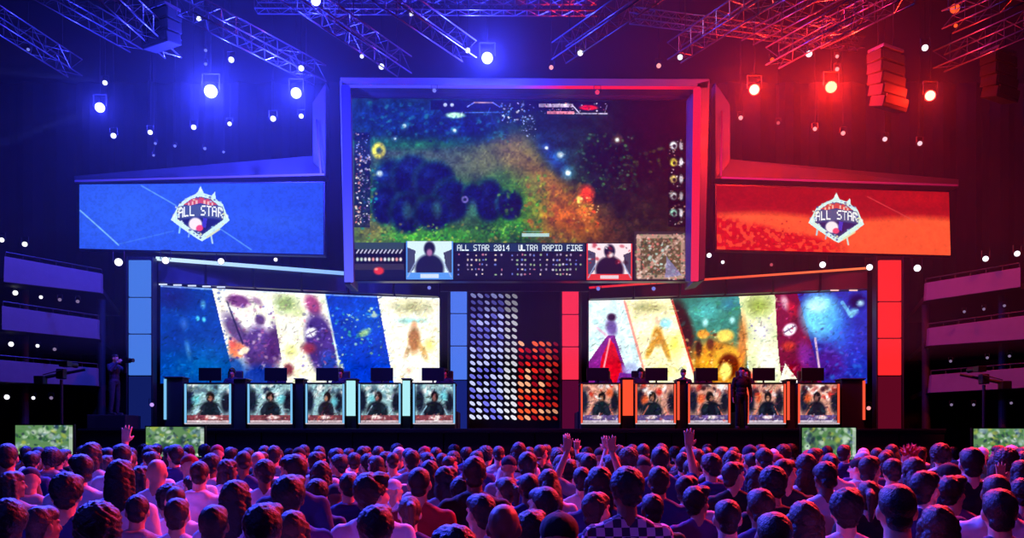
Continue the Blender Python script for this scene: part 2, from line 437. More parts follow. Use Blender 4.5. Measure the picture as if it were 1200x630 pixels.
    c.rect(612, 273, 644, 277, (190, 230, 235), .85); c.line(614, 270.5, 636, 270.5, 1, (120, 190, 190), .7)
    c.rect(534, 296, 686, 327, (20, 16, 46))
    for j in range(5):
        y = 298 + j * 5.7
        for x in (538, 548, 553, 558, 562, 566, 570, 581, 588, 600, 607, 612, 616, 622, 626, 634, 641, 649, 653, 657, 661, 665, 669, 676, 681):
            if r.random() < .82:
                c.ell(x + r.uniform(-.7, .7), y + r.uniform(-.4, .8), r.uniform(1, 2.1), r.uniform(1.1, 2), r.choice([(220, 210, 225), (170, 160, 190), (240, 220, 190), (200, 120, 140), (110, 130, 210), (160, 190, 140)]), .95, .5)
    # small map
    c.rect(744, 270, 805, 328, (54, 40, 44)); c.rect(747, 274, 802, 326, (96, 76, 50))
    for (a, b, d, e) in ((749, 276, 800, 276), (749, 276, 749, 324), (749, 324, 800, 324), (801, 276, 801, 322), (751, 322, 799, 277)):
        c.line(a, b, d, e, 5, (236, 186, 170), .6)
    c.spots(746, 273, 804, 328, 420, [(240, 220, 205), (200, 150, 130), (60, 40, 30), (40, 60, 50), (120, 140, 90), (240, 120, 110)], 1, 2.6, .8, 23)
    c.spots(760, 285, 785, 315, 24, [(240, 240, 240), (190, 220, 210)], 1.4, 3, .9, 24)
    c.poly([(782, 300), (800, 322), (780, 325)], (140, 140, 210), .6)
    return c

def emblem(c, cx, cy, s=1.0):
    def q(pts): return [(cx + x * s, cy + y * s) for x, y in pts]
    out = [(0, -36), (4, -27), (13, -24), (17, -29), (18, -20), (26, -14), (30, -3), (34, 6), (25, 14), (14, 24), (2, 32), (-4, 29), (-14, 22), (-25, 14), (-35, 6), (-30, -4), (-25, -14), (-16, -21), (-6, -26), (-3, -29)]
    c.poly(q(out), (206, 238, 232))
    inn = [(0, -23), (12, -20), (21, -12), (26, -2), (27, 5), (18, 12), (0, 26), (-18, 12), (-27, 5), (-26, -2), (-20, -12), (-11, -20)]
    c.poly(q(inn), (46, 56, 120))
    c.poly(q([(-20, -13), (-10, -20), (0, -22), (10, -20), (20, -13), (12, -12), (0, -15), (-12, -12)]), (206, 70, 66))
    for k in range(-3, 4):
        if k: c.rect(cx + k * 4.6 * s - 1.1, cy - (20 - abs(k) * 1.5) * s, cx + k * 4.6 * s + 1.1, cy - (15 - abs(k)) * s, (240, 214, 190), .8)
    c.poly(q([(-28, 0), (-26, -11), (0, -13), (26, -11), (28, 0), (22, 4), (0, 1), (-22, 4)]), (70, 84, 130))
    c.text(cx - 26 * s, cy - 12 * s, 53 * s, 12.5 * s, 'ALL STAR', (248, 252, 252), 1, 3 * s)
    c.poly(q([(-24, 6), (0, 3), (24, 6), (12, 14), (0, 24), (-12, 14)]), (24, 26, 92))
    c.ell(cx - 6 * s, cy + 11 * s, 9 * s, 9 * s, (248, 232, 236), 1, .25); c.ell(cx - 1 * s, cy + 16 * s, 5 * s, 4.5 * s, (236, 70, 110), 1, .3, -30)
    c.poly(q([(3, 3), (8, 4), (6, 16), (2, 14)]), (60, 50, 190))
    for (a, b, d, e) in ((-27, 8, -2, 28), (27, 8, 2, 28)): c.line(cx + a * s, cy + b * s, cx + d * s, cy + e * s, 2.2, (210, 240, 228))
    c.line(cx + 12 * s, cy + 22 * s, cx + 14 * s, cy + 34 * s, 2, (200, 232, 226), .9); c.line(cx - 24 * s, cy + 15 * s, cx - 25 * s, cy + 22 * s, 2, (160, 220, 240), .9)
    c.line(cx - 13 * s, cy + 21 * s, cx - 14 * s, cy + 27 * s, 1.6, (160, 200, 240), .8); c.line(cx + 8 * s, cy + 27 * s, cx + 22 * s, cy + 17 * s, 2.4, (222, 222, 170), .9)
    rr = random.Random(8)
    for i in range(70):
        a = rr.uniform(0, 6.283); k = rr.uniform(.86, 1.12); ex = 29 * math.cos(a) * k; ey = 26 * math.sin(a) * k * (1 if math.sin(a) > 0 else .85)
        if math.sin(a) > 0: ex *= 1 - .75 * math.sin(a) ** 2
        c.ell(cx + ex * s, cy + ey * s, rr.uniform(.8, 2.2), rr.uniform(.8, 1.8), rr.choice([(226, 250, 244), (170, 214, 236), (60, 76, 150), (226, 226, 170)]), .85, .5)
    for (x, y) in ((-31, 1), (31, 1), (0, -31), (24, -8), (-24, -8)): c.ell(cx + x * s, cy + y * s, 2.4, 3, (238, 250, 240), .9, .6)

def paint_banner_blue():
    c = Canvas(93, 214, 379, 298, 1.6, (40, 84, 226))
    c.put(np.clip((c.X - 250) / 200, 0, 1) * .6, (34, 60, 208)); c.ell(150, 250, 90, 60, (52, 104, 236), .7, .99)
    c.ell(320, 260, 70, 20, (50, 96, 230), .6, .99)
    c.line(167, 216, 208, 241, 1.5, (110, 170, 246), .8); c.line(258, 268, 296, 294, 1.5, (110, 170, 246), .7)
    c.line(94, 248, 140, 292, 1.8, (130, 190, 246), .9); c.line(140, 291, 205, 273, 1.3, (70, 124, 236), .8)
    c.grain(.1, 2, 31); emblem(c, 237, 253); return c

def paint_banner_red():
    c = Canvas(840, 217, 1114, 299, 1.6, (158, 10, 22))
    edge = 249 + 3 * np.sin(c.X / 30)
    c.put(np.clip((c.Y - edge) / 9, 0, 1), (250, 92, 48))
    c.put(np.clip((c.Y - 240) / 22, 0, 1) * .35, (255, 70, 40))
    m = np.clip((c.Y - (252 + 34 * np.clip((c.X - 840) / 160, 0, 1))) / 8, 0, 1) * np.clip((1000 - c.X) / 40, 0, 1)
    c.put(m * (.35 + .65 * (c.noise(4, 33) > .38)), (206, 14, 24))
    c.spots(845, 258, 950, 296, 90, [(250, 90, 60), (170, 8, 20), (236, 40, 30)], .8, 2.2, .8, 34)
    c.ell(1080, 225, 60, 16, (190, 14, 20), .6, .99)
    c.line(1016, 226, 1076, 258, 1.2, (220, 80, 80), .7)
    c.grain(.1, 2.2, 35); emblem(c, 979, 256, .95); return c

def wall_common(c): shards(c, 1100, 44); c.grain(.12, 2.2, 41); c.grain(.1, 8, 42); punch(c, 1.22, 1.02, 2)

def paint_wall_left():
    c = Canvas(188, 338, 516, 447, 1.1, (20, 72, 158))
    c.ell(200, 350, 40, 26, (44, 34, 96), .8, .99); c.ell(235, 425, 60, 34, (22, 110, 170), .7, .99); c.ell(205, 400, 26, 40, (20, 56, 130), .6, .99)
    c.spots(190, 345, 262, 440, 90, [(30, 96, 170), (20, 50, 120), (50, 120, 180)], 1, 4, .4, 50)
    c.ell(235, 357, 4, 7, (120, 190, 220), .8, .8); c.ell(229, 373, 3, 4, (110, 220, 235), .9, .7); c.ell(236, 374, 3, 4, (110, 220, 235), .9, .7)
    c.ell(214, 380, 7, 12, (90, 120, 190), .6, .99); c.ell(218, 408, 4, 16, (120, 170, 216), .6, .99, -10)
    # second slanted picture: pale sky, purple masses
    p2 = [(245, 338), (312, 338), (332, 447), (272, 447)]
    c.poly(p2, (246, 246, 226)); m = c.pmask(p2)
    def on(mask, fn):
        keep = c.c.copy(); fn(); c.c = np.where(mask[..., None], c.c, keep)
    def f2():
        c.ell(275, 351, 17, 9, (112, 60, 112), .95, .4, 8); c.ell(296, 350, 10, 5, (150, 110, 150), .8, .6, 30)
        c.ell(272, 385, 12, 30, (74, 50, 104), .85, .5, -35); c.ell(300, 408, 24, 36, (84, 56, 124), .95, .35, -10)
        c.ell(300, 372, 8, 8, (92, 62, 110), .95, .5); c.ell(318, 400, 13, 30, (78, 40, 100), .9, .5)
        c.ell(300, 440, 34, 20, (28, 58, 150), .95, .5); c.ell(268, 430, 20, 20, (26, 74, 160), .9, .5)
        c.ell(274, 408, 13, 11, (240, 140, 100), 1, .4); c.ell(281, 409, 9, 5, (252, 236, 206), 1, .4, -30); c.ell(268, 400, 6, 8, (224, 90, 80), .8, .6)
        c.spots(265, 355, 328, 430, 130, [(140, 70, 120), (60, 40, 100), (190, 120, 150), (90, 70, 150), (220, 200, 210)], 1, 3.5, .7, 51)
        c.line(262, 352, 280, 400, 2, (40, 34, 70), .8); c.spots(248, 338, 262, 400, 26, [(250, 250, 240), (60, 80, 150)], 1, 3, .9, 52)
    on(m, f2)
    p3 = [(312, 338), (376, 338), (398, 447), (330, 447)]
    c.poly(p3, (240, 240, 214)); m = c.pmask(p3)
    def f3():
        c.ell(330, 352, 20, 16, (140, 164, 96), .9, .7); c.ell(345, 362, 12, 10, (190, 200, 140), .8, .8)
        c.ell(336, 408, 10, 12, (226, 228, 130), .8, .8); c.ell(335, 380, 12, 14, (250, 244, 240), .8, .8)
        c.ell(362, 352, 11, 18, (150, 60, 110), .9, .5, -25); c.ell(372, 400, 21, 46, (74, 50, 122), .97, .3, -12)
        c.ell(360, 385, 9, 7, (238, 238, 244), 1, .4, -30); c.line(355, 388, 366, 382, 1.5, (70, 50, 100), .8); c.line(358, 384, 362, 390, 1, (90, 60, 110), .7); c.ell(357, 404, 12, 9, (150, 56, 70), .85, .6)
        c.ell(382, 425, 15, 24, (44, 74, 168), .9, .6, -10); c.ell(348, 437, 12, 10, (246, 240, 200), 1, .5, 30); c.ell(333, 430, 8, 10, (120, 50, 70), .9, .5)
        c.spots(350, 350, 392, 430, 70, [(190, 90, 120), (50, 36, 90), (100, 80, 170), (230, 220, 230)], 1, 3.4, .65, 53)
        c.spots(318, 345, 345, 440, 40, [(200, 214, 150), (150, 120, 120), (250, 250, 240)], 1, 3, .6, 54)
    on(m, f3)
    p4 = [(378, 338), (440, 338), (460, 447), (398, 447)]
    c.poly(p4, (20, 70, 182)); c.ell(430, 365, 34, 26, (24, 96, 190), .6, .99); c.ell(425, 430, 36, 30, (18, 62, 196), .8, .99)
    c.spots(385, 352, 445, 412, 80, [(90, 190, 150), (220, 236, 120), (60, 150, 200), (200, 230, 170), (40, 110, 160)], .9, 3, .85, 55)
    c.ell(424, 384, 11, 6, (180, 216, 130), .8, .7, -25); c.ell(436, 362, 6, 4, (220, 236, 200), .8, .6)
    c.line(376, 338, 397, 440, 2.5, (214, 226, 220), .85); c.spots(390, 410, 402, 446, 12, [(230, 240, 170), (240, 240, 230)], 1.5, 3.5, .9, 56)
    p5 = [(440, 338), (520, 338), (520, 447), (460, 447)]
    c.poly(p5, (253, 250, 222)); m = c.pmask(p5)
    def f5():
        c.ell(482, 350, 34, 14, (178, 176, 130), .9, .8); c.ell(482, 368, 34, 6, (140, 206, 206), .85, .9)
        c.ell(485, 392, 10, 22, (168, 112, 66), .95, .5); c.ell(476, 408, 4, 16, (170, 130, 90), .8, .6, 20); c.ell(496, 406, 5, 18, (196, 150, 80), .8, .6, -25)
        c.ell(485, 372, 5, 6, (214, 160, 120), .9, .6); c.ell(504, 398, 10, 12, (240, 210, 110), .8, .8); c.ell(478, 430, 6, 5, (210, 170, 150), .8, .8)
        c.ell(470, 420, 10, 18, (255, 252, 244), .7, .9); c.spots(458, 352, 514, 440, 70, [(240, 226, 160), (255, 255, 245), (200, 190, 130), (226, 180, 120)], 1, 4, .5, 57)
    on(m, f5)
    c.rect(188, 338, 516, 340, (200, 220, 240), .5); wall_common(c)
    return c

def paint_wall_right():
    c = Canvas(690, 344, 1017, 448, 1.1, (214, 238, 240))
    def on(mask, fn):
        keep = c.c.copy(); fn(); c.c = np.where(mask[..., None], c.c, keep)
    c.spots(692, 346, 750, 446, 60, [(180, 220, 226), (240, 250, 250), (150, 200, 200)], 2, 6, .5, 60)
    c.poly([(690, 420), (704, 400), (713, 388), (722, 388), (732, 420), (745, 448), (690, 448)], (126, 44, 130))
    c.poly([(700, 448), (706, 414), (716, 392), (722, 400), (730, 424), (734, 448)], (196, 24, 48)); c.line(716, 392, 706, 440, 2, (244, 160, 170), .9)
    c.ell(718, 378, 9, 14, (108, 78, 150), .9, .5, -10); c.ell(718, 365, 7, 6, (56, 26, 60), .95, .5); c.line(700, 378, 712, 388, 3, (226, 190, 210), .9)
    c.ell(742, 430, 14, 12, (170, 180, 220), .9, .6); c.poly([(728, 434), (758, 436), (758, 448), (724, 448)], (116, 50, 150), .9)
    p2 = [(733, 344), (790, 344), (822, 448), (760, 448)]
    c.poly(p2, (250, 244, 196)); m = c.pmask(p2)
    def f2():
        c.ell(765, 354, 34, 10, (176, 172, 120), .9, .8); c.ell(784, 374, 11, 9, (150, 214, 230), .95, .6)
        c.ell(756, 374, 14, 7, (190, 226, 200), .8, .8); c.ell(774, 390, 9, 16, (200, 140, 50), .95, .5)
        c.ell(766, 404, 5, 18, (196, 140, 50), .9, .5, 25); c.ell(784, 404, 5, 20, (190, 130, 50), .9, .5, -20); c.ell(774, 370, 5, 7, (226, 190, 160), .95, .5)
        c.ell(795, 400, 14, 22, (244, 236, 90), .8, .9); c.ell(780, 435, 20, 12, (236, 236, 120), .8, .9); c.ell(812, 430, 8, 20, (250, 236, 230), .7, .9)
        c.spots(742, 350, 815, 444, 70, [(240, 230, 140), (255, 252, 230), (200, 190, 90), (170, 180, 90)], 1, 4, .5, 61)
    on(m, f2)
    c.line(734, 346, 762, 447, 3, (240, 150, 140), .9)
    p3 = [(790, 344), (882, 344), (882, 448), (822, 448)]
    c.poly(p3, (60, 132, 120)); m = c.pmask(p3)
    def f3():
        c.ell(832, 360, 26, 16, (90, 190, 190), .8, .9); c.ell(862, 352, 20, 12, (50, 120, 150), .8, .9)
        c.ell(832, 374, 5, 7, (190, 240, 240), .9, .8); c.ell(864, 372, 5, 6, (190, 240, 240), .9, .8)
        c.ell(805, 380, 15, 50, (60, 24, 20), .95, .5, -15); c.ell(845, 425, 40, 40, (196, 126, 40), .97, .4)
        c.ell(856, 390, 13, 9, (240, 206, 100), 1, .4); c.ell(829, 388, 9, 7, (226, 160, 60), 1, .4); c.ell(832, 420, 8, 24, (224, 160, 50), .9, .5, 8)
        c.ell(858, 422, 21, 22, (226, 170, 60), 1, .25); c.ell(860, 426, 15, 17, (110, 44, 20), 1, .3); c.ell(856, 432, 9, 12, (250, 226, 120), 1, .4)
        c.ell(824, 405, 5, 14, (70, 34, 16), .9, .5); c.ell(838, 400, 6, 9, (80, 36, 20), .8, .5)
        c.spots(806, 384, 880, 446, 80, [(250, 214, 120), (120, 54, 20), (224, 120, 50), (250, 240, 180)], 1, 3.4, .75, 62)
        c.spots(800, 346, 880, 380, 40, [(40, 110, 110), (110, 200, 180), (60, 150, 90)], 1, 5, .5, 63)
    on(m, f3)
    c.line(792, 346, 822, 446, 2.5, (214, 70, 50), .8)
    c.poly([(872, 344), (922, 344), (932, 448), (886, 448)], (216, 224, 176))
    c.ell(895, 356, 22, 18, (150, 170, 80), .9, .8); c.ell(900, 386, 16, 20, (240, 240, 236), .9, .8); c.ell(908, 420, 18, 30, (252, 244, 232), .9, .8)
    c.ell(876, 400, 8, 44, (226, 130, 60), .8, .6); c.spots(884, 370, 912, 398, 14, [(120, 110, 170), (170, 160, 200)], 1, 2.5, .8, 64); c.ell(886, 440, 10, 10, (224, 60, 50), .8, .7)
    c.poly([(914, 344), (940, 344), (968, 448), (922, 448), (917, 400)], (120, 26, 66)); c.ell(926, 354, 6, 12, (226, 190, 200), .8, .6, -20)
    c.ell(934, 362, 7, 14, (176, 40, 60), .8, .6, -20); c.ell(931, 385, 10, 8, (240, 236, 244), 1, .35, -35); c.line(925, 388, 937, 381, 1.5, (60, 34, 80), .8); c.line(929, 383, 933, 389, 1, (90, 50, 90), .8)
    c.ell(930, 404, 11, 8, (206, 76, 50), .85, .7); c.ell(950, 416, 13, 24, (126, 50, 140), .95, .6, -15); c.ell(932, 432, 8, 8, (150, 20, 40), .9, .6)
    c.poly([(918, 448), (926, 424), (944, 448)], (250, 244, 224), .95); c.spots(918, 350, 958, 440, 50, [(170, 40, 70), (70, 20, 60), (200, 110, 150)], 1, 3, .65, 65)
    c.poly([(940, 344), (1018, 344), (1018, 448), (968, 448)], (44, 58, 164)); c.ell(966, 370, 28, 34, (120, 216, 246), .97, .5, -10); c.ell(962, 358, 18, 12, (200, 244, 252), .8, .7)
    c.ell(985, 390, 22, 44, (56, 130, 220), .7, .9); c.ell(975, 425, 30, 26, (80, 36, 130), .9, .6); c.ell(1006, 356, 12, 12, (20, 20, 80), .9, .6)
    c.line(990, 356, 1000, 372, 4, (130, 210, 240), .7); c.ell(1002, 368, 8, 6, (150, 226, 246), .8, .7, -30); c.ell(1010, 358, 6, 5, (190, 236, 250), .8, .7); c.ell(1004, 410, 18, 34, (52, 60, 180), .8, .9)
    c.spots(955, 385, 1014, 446, 90, [(90, 50, 150), (50, 80, 200), (40, 30, 110), (110, 90, 200), (60, 130, 220)], 1, 4, .6, 66)
    c.line(960, 396, 966, 440, 2.5, (236, 200, 210), .8)
    wall_common(c); return c

def paint_floor_monitor(seed):
    c = Canvas(0, 0, 66, 34, 1.2, (90, 130, 84))
    c.spots(0, 0, 66, 34, 130, [(190, 214, 190), (70, 130, 60), (170, 180, 70), (30, 50, 70), (210, 220, 210), (40, 90, 50), (120, 150, 160), (24, 34, 60)], 1.4, 5.5, .8, seed)
    c.spots(40, 0, 66, 34, 22, [(30, 60, 110), (160, 190, 200)], 1.4, 4, .6, seed + 1)
    c.rect(62, 2, 66, 34, (220, 226, 220), .5); c.spots(0, 28, 66, 34, 16, [(230, 236, 230), (30, 40, 40)], 1, 3, .9, seed + 2)
    return c

def paint_player(seed, warm):
    r = random.Random(seed)
    c = Canvas(0, 0, 50, 46, 1.1, (150, 190, 196) if not warm else (214, 150, 130))
    c.spots(0, 0, 50, 16, 24, [(250, 252, 250), (236, 244, 240), (90, 130, 150), (30, 40, 70)] if not warm else [(252, 240, 236), (250, 250, 250), (200, 50, 40), (50, 20, 34)], 2, 7, .95, seed)
    c.ell(r.uniform(1, 6), 20, 8, 20, (16, 20, 44), .95, .5); c.ell(r.uniform(44, 49), 22, 8, 18, (16, 16, 36), .95, .5)
    acc = (238, 90, 44) if warm else (96, 190, 206)
    c.ell(r.choice([10, 14, 38]), r.uniform(10, 22), 7, 8, acc, .85, .6)
    x = 25 + r.uniform(-5, 5)
    c.ell(x, 33, r.uniform(13, 17), 15, r.choice([(20, 26, 40), (16, 18, 34), (30, 22, 40)]), 1, .25)
    c.ell(x + r.uniform(-2, 2), 15, 6, 7.5, (26, 18, 24), 1, .3); c.ell(x, 17, 3.4, 4.2, r.choice([(190, 120, 96), (150, 96, 90), (206, 140, 110)]), .9, .5)
    c.ell(x - 8, 30, 4, 7, (34, 44, 60), .8, .6, 20); c.ell(x + 8, 30, 4, 7, (34, 44, 60), .8, .6, -20)
    st = (150, 190, 214) if not warm else (220, 110, 90)
    c.line(5, 41, 15, 26, 1.5, st, .8); c.line(45, 41, 37, 27, 1.5, st, .8)
    c.rect(0, 37, 50, 46, (128, 62, 74) if not warm else (92, 72, 130)); c.ell(r.uniform(18, 32), 40, 10, 3, (244, 220, 220), .95, .5); c.rect(0, 43.8, 50, 46, (216, 200, 208), .85)
    c.spots(0, 36, 50, 44, 18, [(200, 96, 90), (70, 44, 66), (240, 220, 220)], 1, 3, .7, seed + 3)
    shards(c, 160, seed, 1, 4, .7); c.grain(.2, 2, seed); return c

def screens():
    # big centre screen
    screen_thing('main_screen', 'huge centre screen showing a game map with trees and score tables', 'screen', paint_main(),
                 (P(412, 115, 25), P(804, 118, 25), P(804, 328, 25), P(412, 328, 25)), t=.3, border=.03)
    screen_thing('banner_screen', 'wide blue banner screen with a shield emblem, upper left', 'screen', paint_banner_blue(),
                 (P(93, 216, 26.2), P(379, 214, 25.5), P(379, 298, 25.5), P(93, 291, 26.2)), t=.25, border=.04)
    screen_thing('banner_screen', 'wide red orange banner screen with a shield emblem, upper right', 'screen', paint_banner_red(),
                 (P(840, 217, 25.5), P(1112, 225, 26.2), P(1114, 299, 26.2), P(840, 292, 25.5)), t=.25, border=.04)
    screen_thing('video_wall', 'long curved video wall of slanted pictures behind the blue desks', 'video wall', paint_wall_left(),
                 (P(188, 334, 26.8), P(515, 349, 27.8), P(515, 449, 27.8), P(188, 449, 26.8)), t=.25, border=.03, bulge=.25)
    screen_thing('video_wall', 'long curved video wall of slanted pictures behind the red desks', 'video wall', paint_wall_right(),
                 (P(690, 352, 27.8), P(1016, 340, 26.8), P(1016, 449, 26.8), P(690, 449, 27.8)), t=.25, border=.03, bulge=.25)
    lab = ['leftmost floor monitor under the left balconies showing green game view', 'floor monitor below the blue outer tower showing green game view',
           'floor monitor in front of the rightmost red desk showing game view', 'rightmost floor monitor under the right balconies showing green game view']
    for k, (x0, y0, x1, y1) in enumerate(((18, 498, 85, 532), (171, 500, 239, 535), (940, 501, 1003, 538), (1141, 502, 1204, 537))):
        Y = 21.5
        r = screen_thing('floor_monitor', lab[k], 'monitor', paint_floor_monitor(70 + 5 * k), (P(x0, y0, Y), P(x1, y0, Y), P(x1, y1, Y), P(x0, y1, Y)), t=.1, border=.03,
                         group='floor monitors in front of the stage')
        zb = r.location.z; mb = MB()
        mb.tube((0, .08, .1), (0, .08, -zb + .04), .035); mb.build('stand_post', M['dmetal'], r)
        mb = MB(); mb.box((0, .08, -zb + .02), (.9, .6, .04)); mb.build('stand_base', M['dmetal'], r, bevel=.01)
screens()
#@@FRAME
# ------------------------------------------------------------------ frames, ledges, headers, towers
def grad_strip(name, a, b, r, cols, parent, strength=1.3):
    """light strip from a to b whose LED colour changes along its length"""
    n = 40; a = Vector(a); b = Vector(b)
    mb = MB(); k = 8
    d = (b - a).normalized(); u = d.orthogonal().normalized(); w = d.cross(u)
    vs = []
    for i in range(n + 1):
        p = a.lerp(b, i / n)
        for j in range(k): vs.append(p + (u * math.cos(2 * PI * j / k) + w * math.sin(2 * PI * j / k)) * r)
    fs = [(i * k + j, i * k + (j + 1) % k, (i + 1) * k + (j + 1) % k, (i + 1) * k + j) for i in range(n) for j in range(k)]
    fs += [tuple(range(k))[::-1], tuple(range(n * k, n * k + k))]
    mb.add(vs, fs); me = mb.mesh(name, True)
    at = me.attributes.new('Col', 'FLOAT_COLOR', 'POINT')
    ts = [c[0] for c in cols]; arr = np.array([lin(c[1]) for c in cols])
    for i in range(n + 1):
        t = i / n; cc = [float(np.interp(t, ts, arr[:, q])) for q in range(3)]
        for j in range(k): at.data[i * k + j].color = (*cc, 1)
    return link(name, me, M['screen'], parent)

def frames():
    # moulded surround of the big screen: four beams around it, each with a lip and a light strip
    r = thing('screen_surround', 'moulded grey surround with blue and red edge lighting around the centre screen', 'frame', P(608, 328, 24.8))
    o = r.location
    def beam(name, p, q, w, dpt, col=None):
        mb = MB(); slab(mb, *[Vector(x) - o for x in p], dpt); return mb.build(name, M['frame'], r, bevel=.03)
    Y0 = 24.3
    beam('top_beam', (P(398, 90, Y0), P(832, 92, Y0), P(830, 104, Y0), P(400, 101, Y0)), 0, 0, 1.2)
    beam('top_bevel', (P(404, 101, Y0 + .15), P(826, 104, Y0 + .15), P(806, 115, 24.9), P(410, 113, 24.9)), 0, 0, .2)
    beam('left_beam', (P(398, 93, Y0), P(407, 97, Y0), P(411, 333, Y0), P(403, 333, Y0)), 0, 0, 1.2)
    beam('left_bevel', (P(407, 101, Y0 + .15), P(412, 113, 24.9), P(412, 329, 24.9), P(411, 330, Y0 + .15)), 0, 0, .2)
    beam('right_beam', (P(816, 97, Y0), P(832, 93, Y0), P(826, 328, Y0), P(812, 331, Y0)), 0, 0, 1.2)
    beam('right_bevel', (P(805, 116, 24.9), P(816, 103, Y0 + .15), P(812, 330, Y0 + .15), P(804, 329, 24.9)), 0, 0, .2)
    B = (74, 70, 255); Bd = (30, 26, 224); R = (240, 24, 60); Rd = (170, 14, 50); Pm = (190, 44, 190)
    grad_strip('light_strip', P(404, 101, Y0 - .05) - o, P(820, 103, Y0 - .05) - o, .045, [(0, (70, 66, 250)), (.25, B), (.48, (110, 80, 240)), (.56, Pm), (.62, R), (.9, R), (1, (190, 20, 60))], r)
    grad_strip('light_strip', P(405, 101, Y0 - .05) - o, P(409, 330, Y0 - .05) - o, .13, [(0, Bd), (.5, (58, 60, 244)), (1, (96, 100, 250))], r)
    grad_strip('light_strip', P(817, 104, Y0 - .05) - o, P(814, 329, Y0 - .05) - o, .11, [(0, (220, 26, 70)), (.4, R), (1, (224, 40, 84))], r)
    # side ledges: L-shaped mouldings beside the surround
    for s, nm in ((-1, 'left'), (1, 'right')):
        base = P(380, 205, 25.6) if s < 0 else P(838, 210, 25.6)
        t = thing('stage_ledge', 'blue lit L-shaped moulding above the blue banner screen' if s < 0 else 'red lit L-shaped moulding above the red banner screen', 'moulding', base)
        def W(px, py, Y): return P(px, py, Y) - base
        mb = MB()
        if s < 0:
            slab(mb, W(366, 120, 25.6), W(382, 96, 25.6), W(382, 206, 25.6), W(366, 190, 25.6), .5); mb.build('upright', M['frame'], t, bevel=.03)
            mb = MB(); slab(mb, W(86, 206, 26.4), W(366, 182, 25.8), W(382, 206, 25.5), W(86, 213, 26.0), .5); mb.build('shelf', M['frame'], t, bevel=.03)
            grad_strip('light_strip', W(88, 212, 25.95), W(380, 204, 25.4), .03, [(0, (44, 40, 190)), (.6, (92, 76, 250)), (1, (120, 110, 255))], t)
            grad_strip('light_strip', W(371, 140, 25.5), W(376, 203, 25.4), .025, [(0, (30, 26, 190)), (1, (110, 100, 255))], t)
        else:
            slab(mb, W(838, 96, 25.6), W(856, 122, 25.6), W(856, 190, 25.6), W(838, 212, 25.6), .5); mb.build('upright', M['frame'], t, bevel=.03)
            mb = MB(); slab(mb, W(856, 186, 25.8), W(1124, 210, 26.4), W(1124, 219, 26.0), W(838, 209, 25.5), .5); mb.build('shelf', M['frame'], t, bevel=.03)
            grad_strip('light_strip', W(846, 208, 25.4), W(1122, 217, 25.95), .03, [(0, (214, 30, 100)), (.5, (190, 30, 80)), (1, (130, 10, 50))], t)
            grad_strip('light_strip', W(846, 130, 25.5), W(845, 206, 25.4), .025, [(0, (110, 8, 50)), (1, (190, 24, 90))], t)
    # headers above the video walls
    for s in (-1, 1):
        pts = ((184, 304, 26.3), (515, 330, 27.3), (515, 347, 27.3), (184, 331, 26.3)) if s < 0 else ((690, 338, 27.3), (1018, 315, 26.3), (1018, 338, 26.3), (690, 350, 27.3))
        base = P(350, 331, 26.8) if s < 0 else P(850, 340, 26.8)
        t = thing('header_truss', 'dark blue header beam over the left video wall with a bright white strip' if s < 0 else 'dark purple header beam over the right video wall with an orange strip', 'beam', base)
        mb = MB(); q = [P(*p) for p in pts]
        n = 6
        for i in range(n):
            a0, a1 = i / n + .004, (i + 1) / n - .004
            slab(mb, q[0].lerp(q[1], a0) - base, q[0].lerp(q[1], a1) - base, q[3].lerp(q[2], a1) - base, q[3].lerp(q[2], a0) - base, .25)
        mb.build('panel', M['header'], t, bevel=.01)
        a = q[0] - base + Vector((0, -.06, .02)); b = q[1] - base + Vector((0, -.06, .02))
        if s < 0: grad_strip('light_strip', a, b, .06, [(0, (210, 240, 255)), (.35, (170, 214, 255)), (.75, (120, 170, 255)), (1, (60, 70, 220))], t, 1)
        else: grad_strip('light_strip', a, b, .035, [(0, (214, 30, 50)), (.4, (240, 70, 50)), (1, (255, 120, 70))], t, 1)
        # row of small white marker bars at the panel foot
        mk = emat('marker_white', (214, 226, 255) if s < 0 else (240, 190, 180), 1.1, False)
        for i in range(5 if s < 0 else 2):
            p = (P(191 + i * 17, 333 + i * .8, 26.25) if s < 0 else P(1000 - i * 22, 340, 26.25)) - base
            MB().box(p, (.25, .03, .04)).build('marker_light', mk, t)
    # light towers
    def tower(label, x0, x1, ys, yb, Y, col, dim, grp, ztop_dim=None):
        base = Vector((P((x0 + x1) / 2, yb, Y).x, Y, STZ))
        t = thing('light_tower', label, 'light tower', base, 0, grp)
        w = (x1 - x0) * Y / F
        H = P(0, ys[0], Y).z - STZ
        MB().box((0, .22, (H + .1) / 2), (w + .1, .3, H + .1)).build('tower_frame', M['dmetal'], t, bevel=.01)
        m = emat('tower_glow', col, 1.12); md = emat('tower_dim', dim, 1.0, False)
        for a, b in zip(ys[:-1], ys[1:]):
            za = P(0, a, Y).z - STZ; zb = P(0, b, Y).z - STZ
            MB().box((0, .03, (za + zb) / 2), (w, .1, za - zb - .04)).build('light_panel', m, t, bevel=.01)
        za = P(0, ys[-1], Y).z - STZ
        MB().box((0, .03, za / 2), (w, .1, za - .04)).build('light_panel', md, t, bevel=.01)['label'] = 'dim lower panel'
        for sx in (-1, 1): MB().tube((sx * (w / 2 + .06), 0, 0), (sx * (w / 2 + .06), 0, H + .1), .025).build('side_pole', M['dmetal'], t)
    tower('tall blue light tower at the far left end of the stage', 151, 176, (304, 348, 391, 440), 497, 25.6, (66, 116, 214), (16, 28, 96), 'light towers')
    tower('slim blue light tower left of the dotted wall', 528, 547, (333, 367, 405, 445), 497, 27, (74, 116, 226), (24, 36, 120), 'light towers')
    tower('slim red light tower right of the dotted wall', 659, 678, (333, 368, 406, 445), 497, 27, (240, 44, 74), (84, 8, 50), 'light towers')
